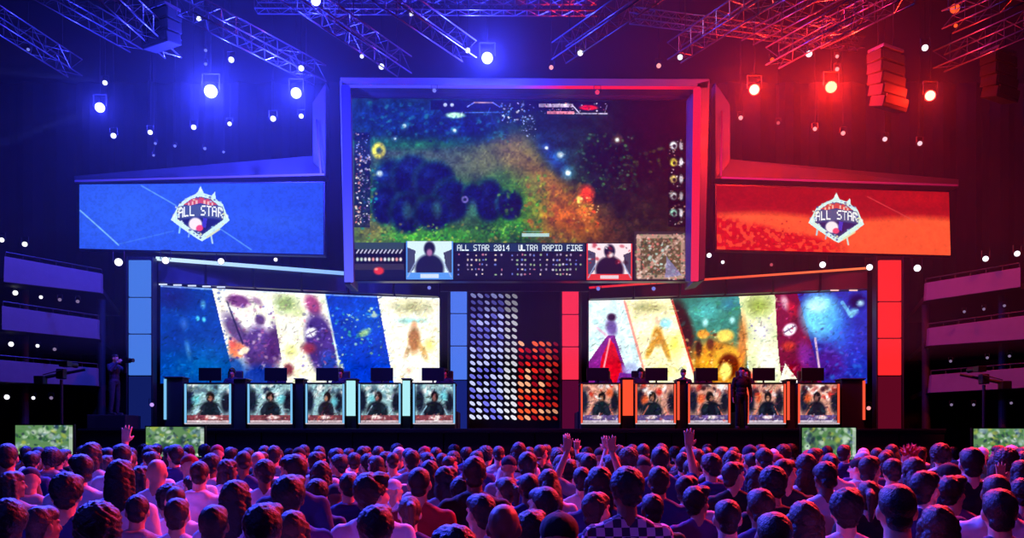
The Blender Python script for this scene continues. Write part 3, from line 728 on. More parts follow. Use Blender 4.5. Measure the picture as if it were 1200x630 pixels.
    tower('tall red light tower at the far right end of the stage', 1030, 1056, (304, 353, 396, 440), 497, 25.6, (246, 40, 44), (92, 8, 32), 'light towers')
    # dotted LED wall in the centre
    base = Vector((P(602, 0, 27.6).x, 27.6, STZ))
    t = thing('dotted_light_wall', 'black wall of small light dots, white on the left, red on the right', 'light wall', base)
    H = P(0, 328, 27.6).z - STZ; w = 112 * 27.6 / F
    MB().box((0, .15, H / 2), (w, .2, H)).build('backing_panel', M['black'], t, bevel=.01)
    mb = MB(); cols = []
    r = random.Random(3)
    for j in range(19):
        for i in range(13):
            px = 554 + i * 8.1 + .25 * (9 - j) * .3; py = 346 + j * 7.9 + .12 * i
            left = px < 607
            if not left and py < 398 + r.uniform(-3, 5): continue
            if left:
                k = .75 + .25 * j / 18; c = (int(210 * k), int(216 * k), 255 * min(1, k + .15)) if r.random() < .55 else (int(120 * k), int(120 * k), int(240 * k))
                if i >= 5: c = (int(225 * k), int(225 * k), int(235 * k))
                if j < 3: c = tuple(v * .75 for v in c)
            else:
                c = r.choice([(226, 40, 30), (240, 90, 50), (200, 20, 30), (250, 170, 130), (150, 10, 30)]); 
                if i > 10: c = tuple(v * .8 for v in c)
            p = P(px, py, 27.6) - base; s_ = r.uniform(.07, .092)
            n0 = len(mb.v); rot = Matrix.Rotation(math.radians(35), 4, 'Y')
            mb.ell(p + Vector((0, .03, 0)), (s_ * 1.35, .03, s_ * .72), rot, 8, 4); cols += [c] * (len(mb.v) - n0)
    me = mb.mesh('light_dots', True); at = me.attributes.new('Col', 'FLOAT_COLOR', 'POINT')
    arr = np.concatenate([lin(np.array(cols)), np.ones((len(cols), 1))], 1); at.data.foreach_set('color', arr.reshape(-1))
    link('light_dots', me, M['screen'], t)
    # dark band hanging between the big screen and the dotted wall
    tag(place(slab(MB(), P(516, 326, 26.9), P(690, 326, 26.9), P(690, 341, 26.9), P(516, 341, 26.9), .15).build('valance', M['header'], bevel=.01), P(602, 341, 26.9)),
        'dark purple valance board under the centre screen, above the dots', 'valance')
frames()

def balconies():
    L = [((5, 300), (118, 320), (118, 343), (4, 330)), ((2, 358), (114, 374), (114, 397), (2, 386)), ((-4, 421), (113, 431), (113, 452), (-4, 447))]
    R = [((1086, 331), (1196, 313), (1196, 336), (1085, 352)), ((1089, 384), (1204, 369), (1204, 397), (1088, 405)), ((1092, 439), (1206, 430), (1206, 454), (1090, 460))]
    nm = ['top', 'middle', 'bottom']
    for s, rows in (('left', L), ('right', R)):
        for k, q in enumerate(rows):
            Ya, Yb = (22.6, 25.0) if s == 'left' else (25.0, 22.6)
            a, b, c, d = P(*q[0], Ya), P(*q[1], Yb), P(*q[2], Yb), P(*q[3], Ya)
            base = (c + d) / 2
            t = thing('balcony', f"{nm[k]} balcony tier on the {s} side, {'lavender blue' if s == 'left' else 'pink red'} lit front", 'balcony', base, 0, 'balcony tiers on both sides')
            mb = MB(); slab(mb, a - base, b - base, c - base, d - base, .15); mb.build('fascia', M['fascia'], t, bevel=.01)
            # floor slab behind the fascia and a handrail on top
            out = Vector((-6 if s == 'left' else 6, 3.0, 0))
            mb = MB(); z = Vector((0, 0, .05)); p1, p2 = d - base, c - base
            if s == 'right': out = Vector((6, 3.0, 0))
            lo = [p1 + Vector((0, .12, 0)), p2 + Vector((0, .12, 0)), p2 + out, p1 + out]
            if s == 'left': lo = [p1 + Vector((0, .16, 0)), p2 + Vector((0, .16, 0)), p2 + Vector((-1.5, 4.5, 0)), p1 + Vector((-7, 4.5, 0))]
            else: lo = [p1 + Vector((0, .16, 0)), p2 + Vector((0, .16, 0)), p2 + Vector((7, 4.5, 0)), p1 + Vector((1.5, 4.5, 0))]
            mb.add([v for v in lo] + [v + z * 3 for v in lo], [(0, 3, 2, 1), (4, 5, 6, 7), (0, 1, 5, 4), (1, 2, 6, 5), (2, 3, 7, 6), (3, 0, 4, 7)])
            mb.build('floor_slab', M['black'], t)
            MB().tube(a - base + Vector((0, .05, .12)), b - base + Vector((0, .05, .12)), .02).build('handrail', M['dmetal'], t)
            for i in range(7):
                p = (a - base).lerp(b - base, i / 6) + Vector((0, .05, 0)); MB().tube(p, p + Vector((0, 0, .12)), .012, n=6).build('rail_post', M['dmetal'], t)
            # columns holding the tiers
        for px, Y in (((112, 25.3), (20, 23.6)) if s == 'left' else ((1092, 25.3), (1184, 23.6))):
            x = P(px, 0, Y).x
            c = MB().tube((0, 0, 0), (0, 0, 6.2), .12, n=14).box((0, 0, .03), (.5, .5, .06)).build('support_column', M['black'])
            c.location = (x, Y + .35, 0)
            tag(c, f"black round column carrying the {s} balconies, {'nearer the stage' if Y > 25 else 'at the outer end'}", 'column')
balconies()
#@@RIG
# ------------------------------------------------------------------ roof rig
def truss(a, b, label, w=.45, mm='metal', name='roof_truss'):
    a = Vector(a); b = Vector(b); mid = (a + b) / 2
    d = (b - a).normalized(); side = d.cross(Vector((0, 0, 1))).normalized() * w / 2; up = Vector((0, 0, w / 2))
    t = thing(name, label, 'truss', mid, 0, 'lattice trusses under the roof'); a = a - mid; b = b - mid
    cs = [side + up, -side + up, -side - up, side - up]
    for c in cs: MB().tube(a + c, b + c, .019, n=8).build('chord', M[mm], t, smooth=True)
    mb = MB(); n = max(2, int((b - a).length / w)); 
    for i in range(n):
        p = a.lerp(b, i / n); q = a.lerp(b, (i + 1) / n)
        for k in range(4):
            c0, c1 = cs[k], cs[(k + 1) % 4]
            if i % 2: c0, c1 = c1, c0
            mb.tube(p + c0, q + c1, .007, n=5)
            mb.tube(p + cs[k], p + cs[(k + 1) % 4], .007, n=5)
    mb.build('lattice', M[mm], t)
    for f in (.12, .88):
        p = a.lerp(b, f); MB().tube(p + up, Vector((p.x, p.y, 15.0 - mid.z)), .012, n=6).build('hanging_cable', M['dmetal'], t)
    return t

def tz(px, py, z):
    Y = (z - CH) * F / (HY - py); return P(px, py, Y)

TR = [((-60, -14), (88, 80), 12.4, 'outermost roof truss at the far left edge'), ((40, -18), (160, 50), 12.9, 'faint roof truss in the top left corner, second from the left'),
      ((118, -20), (203, 58), 12.3, 'bright purple lit roof truss above the blue spotlights'), ((215, 4), (375, 88), 12.2, 'long blue lit roof truss above the blue ledge'),
      ((325, -22), (425, 46), 12.6, 'pink lit roof truss left of centre'), ((385, 18), (474, 78), 12.0, 'roof truss pointing at the top left corner of the surround'),
      ((430, -24), (550, 60), 12.4, 'bright roof truss ending beside the centre blue spotlight'),
      ((775, -20), (655, 62), 12.4, 'bright roof truss right of centre, above the surround'), ((915, -20), (790, 62), 12.3, 'white lit roof truss above the right corner of the surround'),
      ((1000, -26), (876, 40), 12.8, 'blue lit roof truss above the leftmost red spotlight'), ((1065, -10), (955, 44), 12.3, 'orange lit short roof truss above the middle red spotlight'),
      ((1010, 10), (905, 68), 11.9, 'purple lit roof truss just above the leftmost red spotlights'), ((1195, -12), (1110, 26), 12.5, 'orange lit roof truss in the top right corner'),
      ((1230, 16), (1100, 72), 12.0, 'thin purple lit roof truss at the right edge')]
for a, b, z, lab in TR: truss(tz(*a, z), tz(*b, z), lab)
truss(tz(300, 6, 13.4), tz(700, 9, 13.4), 'faint cross truss running along the top centre', .3)
truss(tz(740, 18, 13.2), tz(1010, 52, 13.2), 'faint cross truss behind the right roof trusses', .3)

def make_lamp(label, loc, lens_r, color, strength, size=1.0, zc=14.9, aim=None, cat='spotlight', name='spotlight', group='small spotlights', hang=True):
    t = thing(name, label, cat, loc, 0, group)
    aim = Vector(aim if aim is not None else (0, 0, CH)); d = (aim - Vector(loc)).normalized()
    q = d.to_track_quat('-Z', 'Y').to_matrix()
    def T(p): return q @ Vector(p)
    L = lens_r
    mb = MB(); mb.tube(T((0, 0, 0)), T((0, 0, 1.6 * L)), L * 1.12, L * 1.15, 16); mb.tube(T((0, 0, 1.6 * L)), T((0, 0, 3.2 * L)), L * 1.15, L * .7, 16)
    mb.build('lamp_housing', M['dmetal'], t)
    mb = MB(); mb.ell((0, 0, 0), (L, L, L * .35), None, 16, 8); me = mb.mesh('lens', True)
    me.transform(q.to_4x4()); link('lens', me, lamp_mat(color, strength), t)
    mb = MB(); w = L * 1.5
    yk = Vector(loc)
    mb.tube((-w, 0, .3 * L), (-w, 0, 3 * L), L * .14, n=6); mb.tube((w, 0, .3 * L), (w, 0, 3 * L), L * .14, n=6); mb.tube((-w, 0, 3 * L), (w, 0, 3 * L), L * .14, n=6)
    ctr = T((0, 0, .9 * L)); mb.v = [tuple(Vector(v) + ctr) for v in mb.v]
    mb.build('yoke', M['dmetal'], t)
    if hang and zc > loc[2] + 3 * L: MB().tube(ctr + Vector((0, 0, 3 * L)), Vector((ctr.x, ctr.y, zc - loc[2])), .006, n=6).build('drop_pipe', M['curtain'], t)
    return t
_lm = {}
def lamp_mat(c, s):
    k = (tuple(c), s)
    if k not in _lm: _lm[k] = emat('lamp_lens', c, s, False)
    return _lm[k]

def lightobj(name, kind, loc, color, power, radius=.06, aim=None, angle=60, blend=.5, parent=None):
    ld = bpy.data.lights.new(name, kind); ld.energy = power; ld.color = color; ld.shadow_soft_size = radius
    if kind == 'SPOT': ld.spot_size = math.radians(angle); ld.spot_blend = blend
    o = bpy.data.objects.new(name, ld); COL.objects.link(o); o.location = loc
    if aim is not None: o.rotation_euler = (Vector(aim) - Vector(loc)).to_track_quat('-Z', 'Y').to_euler()
    if parent is not None:
        o.parent = parent; o.location = Vector(loc) - parent.location
    return o

BLUE = (.035, .045, 1.0); RED = (1.0, .02, .008); PUR = (.45, .12, 1.0)
BIGZ = [  # px, py, lens px, Y, colour of lens, light colour, power, label
    (247, 107, 8, 22.5, (235, 250, 255), BLUE, 4200, 'largest blue white spotlight glaring above the blue banner'),
    (347, 109, 6.5, 23.0, (235, 240, 255), BLUE, 2400, 'blue white spotlight near the upper left corner of the surround'),
    (117, 126, 6, 22.5, (230, 236, 255), BLUE, 900, 'leftmost large blue white spotlight over the ledge end'),
    (571, 68, 7, 23.0, (225, 236, 255), BLUE, 3200, 'single blue spotlight glaring over the middle of the surround'),
    (370, 1, 6, 21.0, (230, 236, 255), BLUE, 350, 'bright blue spotlight cut off by the top edge, left of centre'),
    (884, 105, 6.5, 22.5, (255, 244, 214), RED, 1200, 'leftmost large red spotlight beside the surround'),
    (974, 102, 7, 22.5, (255, 240, 170), RED, 2100, 'largest red yellow spotlight glaring above the red banner emblem'),
    (1090, 112, 6.5, 22.5, (255, 232, 200), RED, 450, 'rightmost large red spotlight above the end of the red ledge'),
]
for px, py, rr, Y, lc, c, pw, lab in BIGZ:
    loc = P(px, py, Y)
    t = make_lamp(lab, loc, rr * Y / F * .85, lc, 6.0 if c is BLUE else 1.5, group='large glaring spotlights')
    d = (Vector((0, 0, CH)) - loc).normalized()
    lightobj('lamp_light', 'POINT', loc + d * .3, c, pw, .1, parent=t)

SMALL = [  # px,py,r, Y, kind, label
    (123, 97, 3, 23, 'b', 'small white spotlight just above the leftmost large blue one'), (233, 22, 3, 22, 'b', 'small spotlight in the roof above the largest blue spotlight'),
    (271, 70, 3.6, 22.5, 'b', 'small spotlight right of and above the largest blue spotlight'), (353, 80, 3.6, 22.5, 'b', 'small spotlight right above the second blue glaring spotlight'),
    (241, 59, 2, 22.5, 'd', 'dim lamp high above the largest blue spotlight'), (241, 75, 2, 22.5, 'd', 'dim lamp directly above the largest blue spotlight'),
    (133, 159, 3.4, 23.5, 'b', 'first small spotlight from the left in the row over the blue ledge'), (176, 155, 3, 23.5, 'b', 'second small spotlight from the left in the row over the blue ledge'),
    (227, 149, 3.2, 23.5, 'b', 'third small spotlight from the left in the row over the blue ledge'), (269, 145, 2.6, 23.5, 'b', 'fourth small spotlight from the left in the row over the blue ledge'),
    (320, 139, 3.6, 23.5, 'b', 'fifth small spotlight from the left in the row over the blue ledge'), (353, 136, 3, 23.5, 'b', 'last small spotlight on the right in the row over the blue ledge'),
    (33, 58, 2, 22, 'd', 'lone dim spotlight in the far top left'), (182, 168, 1.7, 24, 'd', 'tiny dim lamp under the second spotlight of the blue row'),
    (205, 171, 1.7, 24, 'd', 'tiny dim lamp just above the middle of the blue ledge'), (240, 174, 1.9, 24, 'd', 'tiny dim lamp just above the blue ledge, above the emblem'),
    (180, 182, 1.5, 24, 'd', 'lowest tiny dim lamp touching the blue ledge'), (262, 178, 1.5, 24, 'd', 'tiny dim lamp above the ledge, right of the emblem'),
    (548, 59, 3.4, 22.5, 'b', 'small lamp beside the centre blue spotlight'), (482, 16, 3, 22, 'b', 'small lamp on the roof truss left of centre'),
    (424, 66, 2.4, 22.5, 'b', 'dim small lamp above the left top corner of the surround'), (447, 78, 3.6, 23, 'b', 'oval lamp resting above the left part of the surround'),
    (509, 106, 2.6, 23.9, 'd', 'dim lamp fixed on the top beam of the surround, blue half'), (700, 108, 3, 23.9, 'e', 'pink lamp fixed on the top beam of the surround, red half'),
    (646, 79, 2.8, 23, 'r', 'small pink lamp right of centre above the surround'), (680, 62, 3.6, 22.5, 'w', 'white lamp under the roof truss right of centre'),
    (772, 77, 3, 23, 'r', 'small red oval lamp above the right part of the surround'), (797, 67, 3.4, 23, 'w', 'white oval lamp above the right corner of the surround'),
    (948, 63, 4, 22.5, 'w', 'white spotlight up left of the largest red spotlight'), (1084, 56, 4, 22.5, 'w', 'white spotlight above the rightmost red spotlight'),
    (981, 66, 2.2, 22.5, 'r', 'tiny red lamp above the largest red spotlight, upper of two'), (981, 81, 2.6, 22.5, 'r', 'tiny red lamp above the largest red spotlight, lower of two'),
    (868, 138, 2.8, 23.5, 'r', 'first small lamp from the left in the row over the red ledge'), (912, 144, 2.2, 23.5, 'd2', 'second dim lamp from the left in the row over the red ledge'),
    (955, 151, 2.6, 23.5, 'r', 'third small lamp from the left in the row over the red ledge'), (988, 156, 2.8, 23.5, 'r', 'fourth small lamp from the left in the row over the red ledge'),
    (1037, 163, 3, 23.5, 'w2', 'fifth small lamp from the left in the row over the red ledge'), (1078, 168, 3, 23.5, 'w2', 'last lamp on the right in the row over the red ledge'),
    (1119, 10, 6, 21.5, 'o', 'large orange oval lamp in the top right'), (1120, 30, 2.4, 22, 'o', 'small orange lamp below the large orange oval one'),
    (905, 70, 2.6, 22.5, 'o', 'small orange lamp between the leftmost red spotlight and the roof'), (1000, 38, 2.4, 22, 'o', 'small orange lamp hanging above the largest red spotlight'),
    (2, 281, 3, 23, 'w', 'white lamp at the left picture edge above the top left balcony'), (29, 286, 3.2, 23, 'w', 'white lamp just above the top left balcony'),
    (139, 307, 5, 25, 'w', 'bright round lamp beside the top of the blue outer tower'), (194, 305, 4.5, 25.8, 'w', 'bright lamp on the left end of the white strip'),
    (259, 306, 4, 25.8, 'w', 'bright lamp standing on the white strip below the blue banner'), (323, 304, 2.4, 25.8, 'w', 'small slanting lamp below the right end of the blue banner'),
    (1075, 314, 4.4, 25, 'w', 'round white lamp beside the top of the red outer tower'), (1019, 313, 4, 25.8, 'w', 'white lamp on the right end of the orange strip'),
    (964, 310, 4, 25.8, 'w', 'white lamp below the red banner emblem'), (904, 310, 2, 25.8, 'd2', 'dim lamp below the left part of the red banner'),
    (847, 307, 2.2, 25.6, 'w', 'small lamp at the left end below the red banner'), (831, 299, 3, 24.6, 'w', 'right lamp of the pair beside the surround foot'), (823, 297, 3, 24.6, 'w', 'left lamp of the pair beside the surround foot'),
    (1155, 303, 3.6, 23, 'w', 'white lamp above the top right balcony, nearer the stage'), (1192, 297, 3.6, 23, 'w', 'white lamp above the top right balcony at its outer end'),
    (178, 474, 2.6, 25.0, 'l', 'small lavender lamp at the foot of the blue outer tower'), (1018, 478, 2.6, 25.0, 'r', 'small red lamp at the foot of the red outer tower'),
    (701, 338, 2.6, 26.5, 'd', 'small lamp on the header right of the red inner tower'), (766, 338, 2.6, 26.5, 'd', 'small lamp on the header above the pale yellow picture'),
    (503, 337, 2.4, 26.5, 'd', 'small lamp on the header left of the blue inner tower'),
]
bal = {'left': [[(18, 343), (48, 348), (70, 351), (91, 353)], [(13, 403), (44, 405), (64, 409)], [(8, 465), (39, 466), (60, 466)]],
       'right': [[(1130, 365), (1153, 362), (1177, 358)], [(1114, 423), (1157, 419), (1183, 417)], [(1115, 474), (1141, 474), (1185, 472)]]}
ords = ['first', 'second', 'third', 'fourth']
for s, rows in bal.items():
    for k, row in enumerate(rows):
        for i, (x, y) in enumerate(row):
            SMALL.append((x, y, (3.2 if i == 0 else 2.2) if s == 'left' else 1.8, 23.6, 'w' if s == 'left' and i < 2 else 'd3',
                          f"{ords[i]} lamp from the left under the {['top', 'middle', 'bottom'][k]} {s} balcony"))
LC = {'b': ((215, 226, 255), 2.5), 'd': ((120, 130, 225), 1.0), 'd2': ((190, 80, 90), 1.0), 'd3': ((150, 130, 170), .7), 'w': ((240, 240, 250), 2.0), 'w2': ((240, 200, 210), 1.2),
      'r': ((250, 150, 150), 1.4), 'e': ((236, 60, 100), 1.0), 'o': ((255, 84, 40), 1.3), 'l': ((190, 150, 250), 1.2)}
for px, py, rr, Y, k, lab in SMALL:
    loc = P(px, py, Y); c, s = LC[k]
    t = make_lamp(lab, loc, rr * Y / F * .88, c, s, zc=14.95 if py < 200 and not 104 < py < 110 else loc[2])
# lines of hanging speakers left dark between the lamps
def speaker_array(px, py, Y, n, label, rz):
    loc = P(px, py, Y); t = thing('line_array_speaker', label, 'speaker', loc, rz)
    for i in range(n):
        a = -.04 * i; rot = Matrix.Rotation(-a * 2, 3, 'X')
        b = MB().box((0, -.02 * i * i * .3, -.3 * i), (.95, .45, .27), rot).build('speaker_box', M['curtain'], t, bevel=.02)
        MB().box((0, -.02 * i * i * .3 - .235, -.3 * i), (.86, .02, .2), rot).build('grille', M['black'], b)
    MB().box((0, 0, .22), (.8, .5, .08)).build('rigging_frame', M['metal'], t, bevel=.01)
    for sx in (-.3, .3): MB().tube((sx, 0, .2), (sx, 0, 14.95 - loc.z), .015, n=6).build('hanging_chain', M['dmetal'], t)
speaker_array(1038, 70, 22.5, 5, 'hanging speaker array between the two right red spotlights', .5)
speaker_array(1170, 72, 22.5, 4, 'hanging speaker array at the upper right edge', .5)
speaker_array(190, 22, 21.8, 3, 'hanging speaker array in the purple lit left roof', -.5)

# ------------------------------------------------------------------ unseen trusses and wash lamps added to light crowd, balconies, frames and roof
truss((-13, 15, 11.6), (13, 15, 11.6), 'long unseen truss above the audience in front of the stage', .5, 'dmetal')
truss((-11, -2, 9.0), (11, -2, 9.0), 'long unseen truss above the rear of the audience', .5, 'dmetal')
ADDED_WASH = [ # x, y, z, aim, colour, power, angle
    (-9.5, 15, 10.4, (-1, 8, 1.5), (.04, .06, 1), 22000, 95), (-4, 15, 11.2, (-2, 7, 1.5), (.14, .12, 1), 7500, 100), (0.5, 15, 11.2, (0, 7, 1.5), (.3, .10, 1), 5200, 95),
    (5, 15, 11.2, (3, 7, 1.5), (1, .04, .22), 4600, 95), (10.5, 15, 10.4, (3, 8, 1.5), (1, .03, .04), 20000, 80),
    (-8, -2, 8.6, (-3, 8, 1.5), (.05, .06, 1), 1300, 100), (8, -2, 8.6, (4, 9, 1.5), (.5, .04, .6), 300, 100),
    (-12, 15, 10.9, (-13.2, 24, 5.2), (.2, .15, 1), 1300, 30), (12, 15, 10.9, (13.2, 24, 4.9), (1, .06, .06), 5500, 30),
    (-8, 19.2, 13.6, (-7.5, 26, 8.2), (.04, .05, 1), 1500, 85), (8.5, 19.2, 13.6, (8, 26, 8.2), (1, .02, .10), 1100, 85), (-2.5, 19.2, 13.6, (-3, 25, 10), (.03, .03, 1), 260, 80), (3.5, 19.2, 13.6, (4, 25, 10), (1, .02, .12), 220, 80),
    (9.5, 17.5, 14.2, (10, 22.5, 12.2), (.12, .08, 1), 330, 75), (-4.5, 17.5, 14.2, (-5, 22, 12.2), (1, .06, .25), 260, 70), (4.5, 17.5, 14.2, (5, 22, 12.2), (.5, .3, 1), 300, 80),
]
for i, (x, y, z, aim, c, pw, ang) in enumerate(ADDED_WASH):
    loc = Vector((x, y, z)); cs = tuple(int(255 * min(1, v ** .45)) for v in c)
    t = make_lamp(['wash light', 'wash light'][0] + f" added on the {'front' if y > 0 else 'rear'} audience truss, {ords[min(3, i % 4)]} of its cluster facing {'stage' if aim[1] > 20 else 'crowd'} at {'left' if x < -5 else 'right' if x > 5 else 'centre'}",
                  loc, .12, cs, 3.0, zc=15.01, aim=aim, cat='wash light', name='added_wash_light', group='added wash lights above the audience')
    d = (Vector(aim) - loc).normalized()
    lightobj('lamp_light', 'SPOT', loc + d * .1, c, pw, .12, aim, ang, .7, t)

# three small lamps throw thin beams sideways through the haze
for (px, py, Y, dx, dz) in ((121, 97, 22.8, -6, .4), (320, 139, 23.3, -5, 1.0), (353, 136, 23.3, -3, -.3), (123, 128, 22.3, -6, -2.5)):
    p = P(px, py, Y) + Vector((-.1, -.1, 0)); lightobj('beam_light', 'SPOT', p, (.10, .14, 1), 9000, .02, p + Vector((dx, -.6, dz)), 7, .8)
# haze
def haze():
    m = bpy.data.materials.new('stage_haze'); m.use_nodes = True; nt = m.node_tree; nt.nodes.clear()
    o = nt.nodes.new('ShaderNodeOutputMaterial'); v = nt.nodes.new('ShaderNodeVolumeScatter')
    v.inputs['Density'].default_value = .010; v.inputs['Anisotropy'].default_value = .25
    nt.links.new(v.outputs[0], o.inputs['Volume'])
    h = MB().box((0, 0, 0), (44, 10.2, 10.6)).build('stage_haze', m); h.location = (0, 25.6, 9.6)
    tag(h, 'thin theatrical haze hanging in the air above the stage', 'haze', kind='stuff')
haze()
# ------------------------------------------------------------------ people
def remesh(mb, voxel, smooth=2, noise=0.0, nsc=30.0, name='m'):
    me = mb.mesh(name); o = bpy.data.objects.new(name, me); COL.objects.link(o)
    m = o.modifiers.new('r', 'REMESH'); m.mode = 'VOXEL'; m.voxel_size = voxel; m.use_smooth_shade = True
    if smooth:
        s = o.modifiers.new('s', 'SMOOTH'); s.factor = .5; s.iterations = smooth
    dg = bpy.context.evaluated_depsgraph_get(); dg.update()
    out = bpy.data.meshes.new_from_object(o.evaluated_get(dg))
    bpy.data.objects.remove(o); bpy.data.meshes.remove(me)
    out.name = name
    if noise:
        n = len(out.vertices); co = np.empty(n * 3); out.vertices.foreach_get('co', co); co = co.reshape(-1, 3)
        no = np.array([v.normal[:] for v in out.vertices])
        k = np.sin(co[:, 0] * nsc + 2 * np.sin(co[:, 2] * nsc * .7)) * np.sin(co[:, 1] * nsc * 1.1 + co[:, 2] * nsc * .8) + .6 * np.sin(co[:, 2] * nsc * 2.3 + co[:, 0] * nsc * 1.9)
        co += no * (k * noise)[:, None]; out.vertices.foreach_set('co', co.reshape(-1)); out.update()
    out.polygons.foreach_set('use_smooth', [True] * len(out.polygons))
    return out

def hand(mb, w, d, n, side, curl=.4, spread=.12, s=1.0):
    """palm with four bent fingers and a thumb; d = direction of the hand, n = palm normal"""
    w = Vector(w); d = Vector(d).normalized(); n = Vector(n); n = (n - d * n.dot(d)).normalized(); l = d.cross(n) * side
    lens = (.066, .076, .071, .055)
    for i in range(4):
        kn = w + d * .085 * s + l * (i - 1.5) * .0215 * s
        mb.cap(w + l * (i - 1.5) * .012 * s + d * .01, kn, .015 * s, .0125 * s, 8)
        dd = (d + l * (i - 1.5) * spread).normalized()
        p = kn
        for j, f in enumerate((.45, .33, .26)):
            a = curl * (j + .4); v = (dd * math.cos(a) + n * math.sin(a)).normalized()
            q = p + v * lens[i] * f * 1.15 * s; mb.cap(p, q, (.0105 - .001 * j) * s, (.0098 - .001 * j) * s, 8); p = q
    b = w + d * .02 * s - l * .018 * s; m1 = b + (d * .6 - l * .8 + n * .2).normalized() * .042 * s; m2 = m1 + (d * .9 - l * .4 + n * .3).normalized() * .034 * s
    mb.cap(b, m1, .015 * s, .012 * s, 8); mb.cap(m1, m2, .0115 * s, .009 * s, 8)

def head_parts(mb, hc, R):
    def T(p): return hc + R @ Vector(p)
    mb.ell(T((0, -.012, .03)), (.075, .094, .088), R); mb.ell(T((0, .012, -.02)), (.066, .078, .085), R)
    mb.ell(T((0, .035, -.07)), (.046, .05, .045), R)                                   # jaw
    mb.cap(T((0, .082, .012)), T((0, .104, -.026)), .011, .016, 8)                       # nose
    for s in (-1, 1):
        mb.ell(T((s * .074, -.004, -.008)), (.012, .02, .032), R, 8, 6)                  # ears
        mb.cap(T((s * .048, .07, .026)), T((s * .012, .083, .022)), .009, .01, 8)       # brow
        mb.ell(T((s * .036, .062, -.03)), (.022, .022, .022), R, 8, 6)                   # cheeks
    mb.cap(T((-.02, .078, -.062)), T((.02, .078, -.062)), .0085, .0085, 8)               # lips
    mb.ell(T((0, .074, -.096)), (.018, .016, .014), R, 8, 6)                             # chin

POSES = {  # arm = (elbow, wrist, hand dir, palm normal, curl); mirrored x for the left arm when given as right
    'relaxed': dict(yaw=0, pitch=0, R=((.25, -.03, 1.13), (.26, .05, .89), (0, .15, -1), (-1, 0, 0), .35), L=((-.25, -.03, 1.13), (-.26, .05, .89), (0, .15, -1), (1, 0, 0), .35)),
    'look_left': dict(yaw=48, pitch=0, R=((.25, -.03, 1.13), (.24, .08, .89), (0, .2, -1), (-1, 0, 0), .4), L=((-.25, -.02, 1.13), (-.2, .2, 1.05), (.4, .9, .1), (0, 0, -1), .5)),
    'look_right': dict(yaw=-48, pitch=3, R=((.25, -.02, 1.13), (.2, .2, 1.05), (-.4, .9, .1), (0, 0, -1), .5), L=((-.25, -.03, 1.13), (-.26, .05, .89), (0, .15, -1), (1, 0, 0), .35)),
    'phone': dict(yaw=6, pitch=-16, R=((.24, .02, 1.14), (.10, .22, 1.24), (-.5, .3, .8), (-.3, -1, .2), .6), L=((-.24, .02, 1.14), (-.10, .22, 1.24), (.5, .3, .8), (.3, -1, .2), .6)),
    'right_up': dict(yaw=-6, pitch=8, R=((.31, .04, 1.50), (.27, .10, 1.75), (.05, .1, 1), (0, 1, 0), .18), L=((-.25, -.03, 1.13), (-.26, .05, .89), (0, .15, -1), (1, 0, 0), .35)),
    'left_up': dict(yaw=6, pitch=8, R=((.25, -.03, 1.13), (.26, .05, .89), (0, .15, -1), (-1, 0, 0), .35), L=((-.31, .04, 1.50), (-.25, .10, 1.75), (-.05, .1, 1), (0, 1, 0), .18)),
    'both_up': dict(yaw=0, pitch=8, R=((.32, .04, 1.50), (.22, .10, 1.76), (-.1, .1, 1), (0, 1, 0), .15), L=((-.32, .04, 1.50), (-.22, .10, 1.76), (.1, .1, 1), (0, 1, 0), .15)),
    'nod': dict(yaw=12, pitch=-22, R=((.25, -.03, 1.13), (.24, .07, .89), (0, .15, -1), (-1, 0, 0), .35), L=((-.25, -.03, 1.13), (-.26, .05, .89), (0, .15, -1), (1, 0, 0), .35)),
    'sitting': dict(yaw=0, pitch=-10, sit=True, R=((.26, .06, .78), (.15, .32, .80), (-.1, 1, -.05), (0, 0, -1), .5), L=((-.26, .06, .78), (-.15, .32, .80), (.1, 1, -.05), (0, 0, -1), .5)),
    'filming': dict(yaw=0, pitch=0, R=((.28, .12, 1.26), (.14, .24, 1.5), (-.3, .6, .5), (-.6, -.3, 0), .8), L=((-.26, .14, 1.28), (-.1, .3, 1.5), (.3, .6, .5), (.6, -.3, 0), .8)),
}
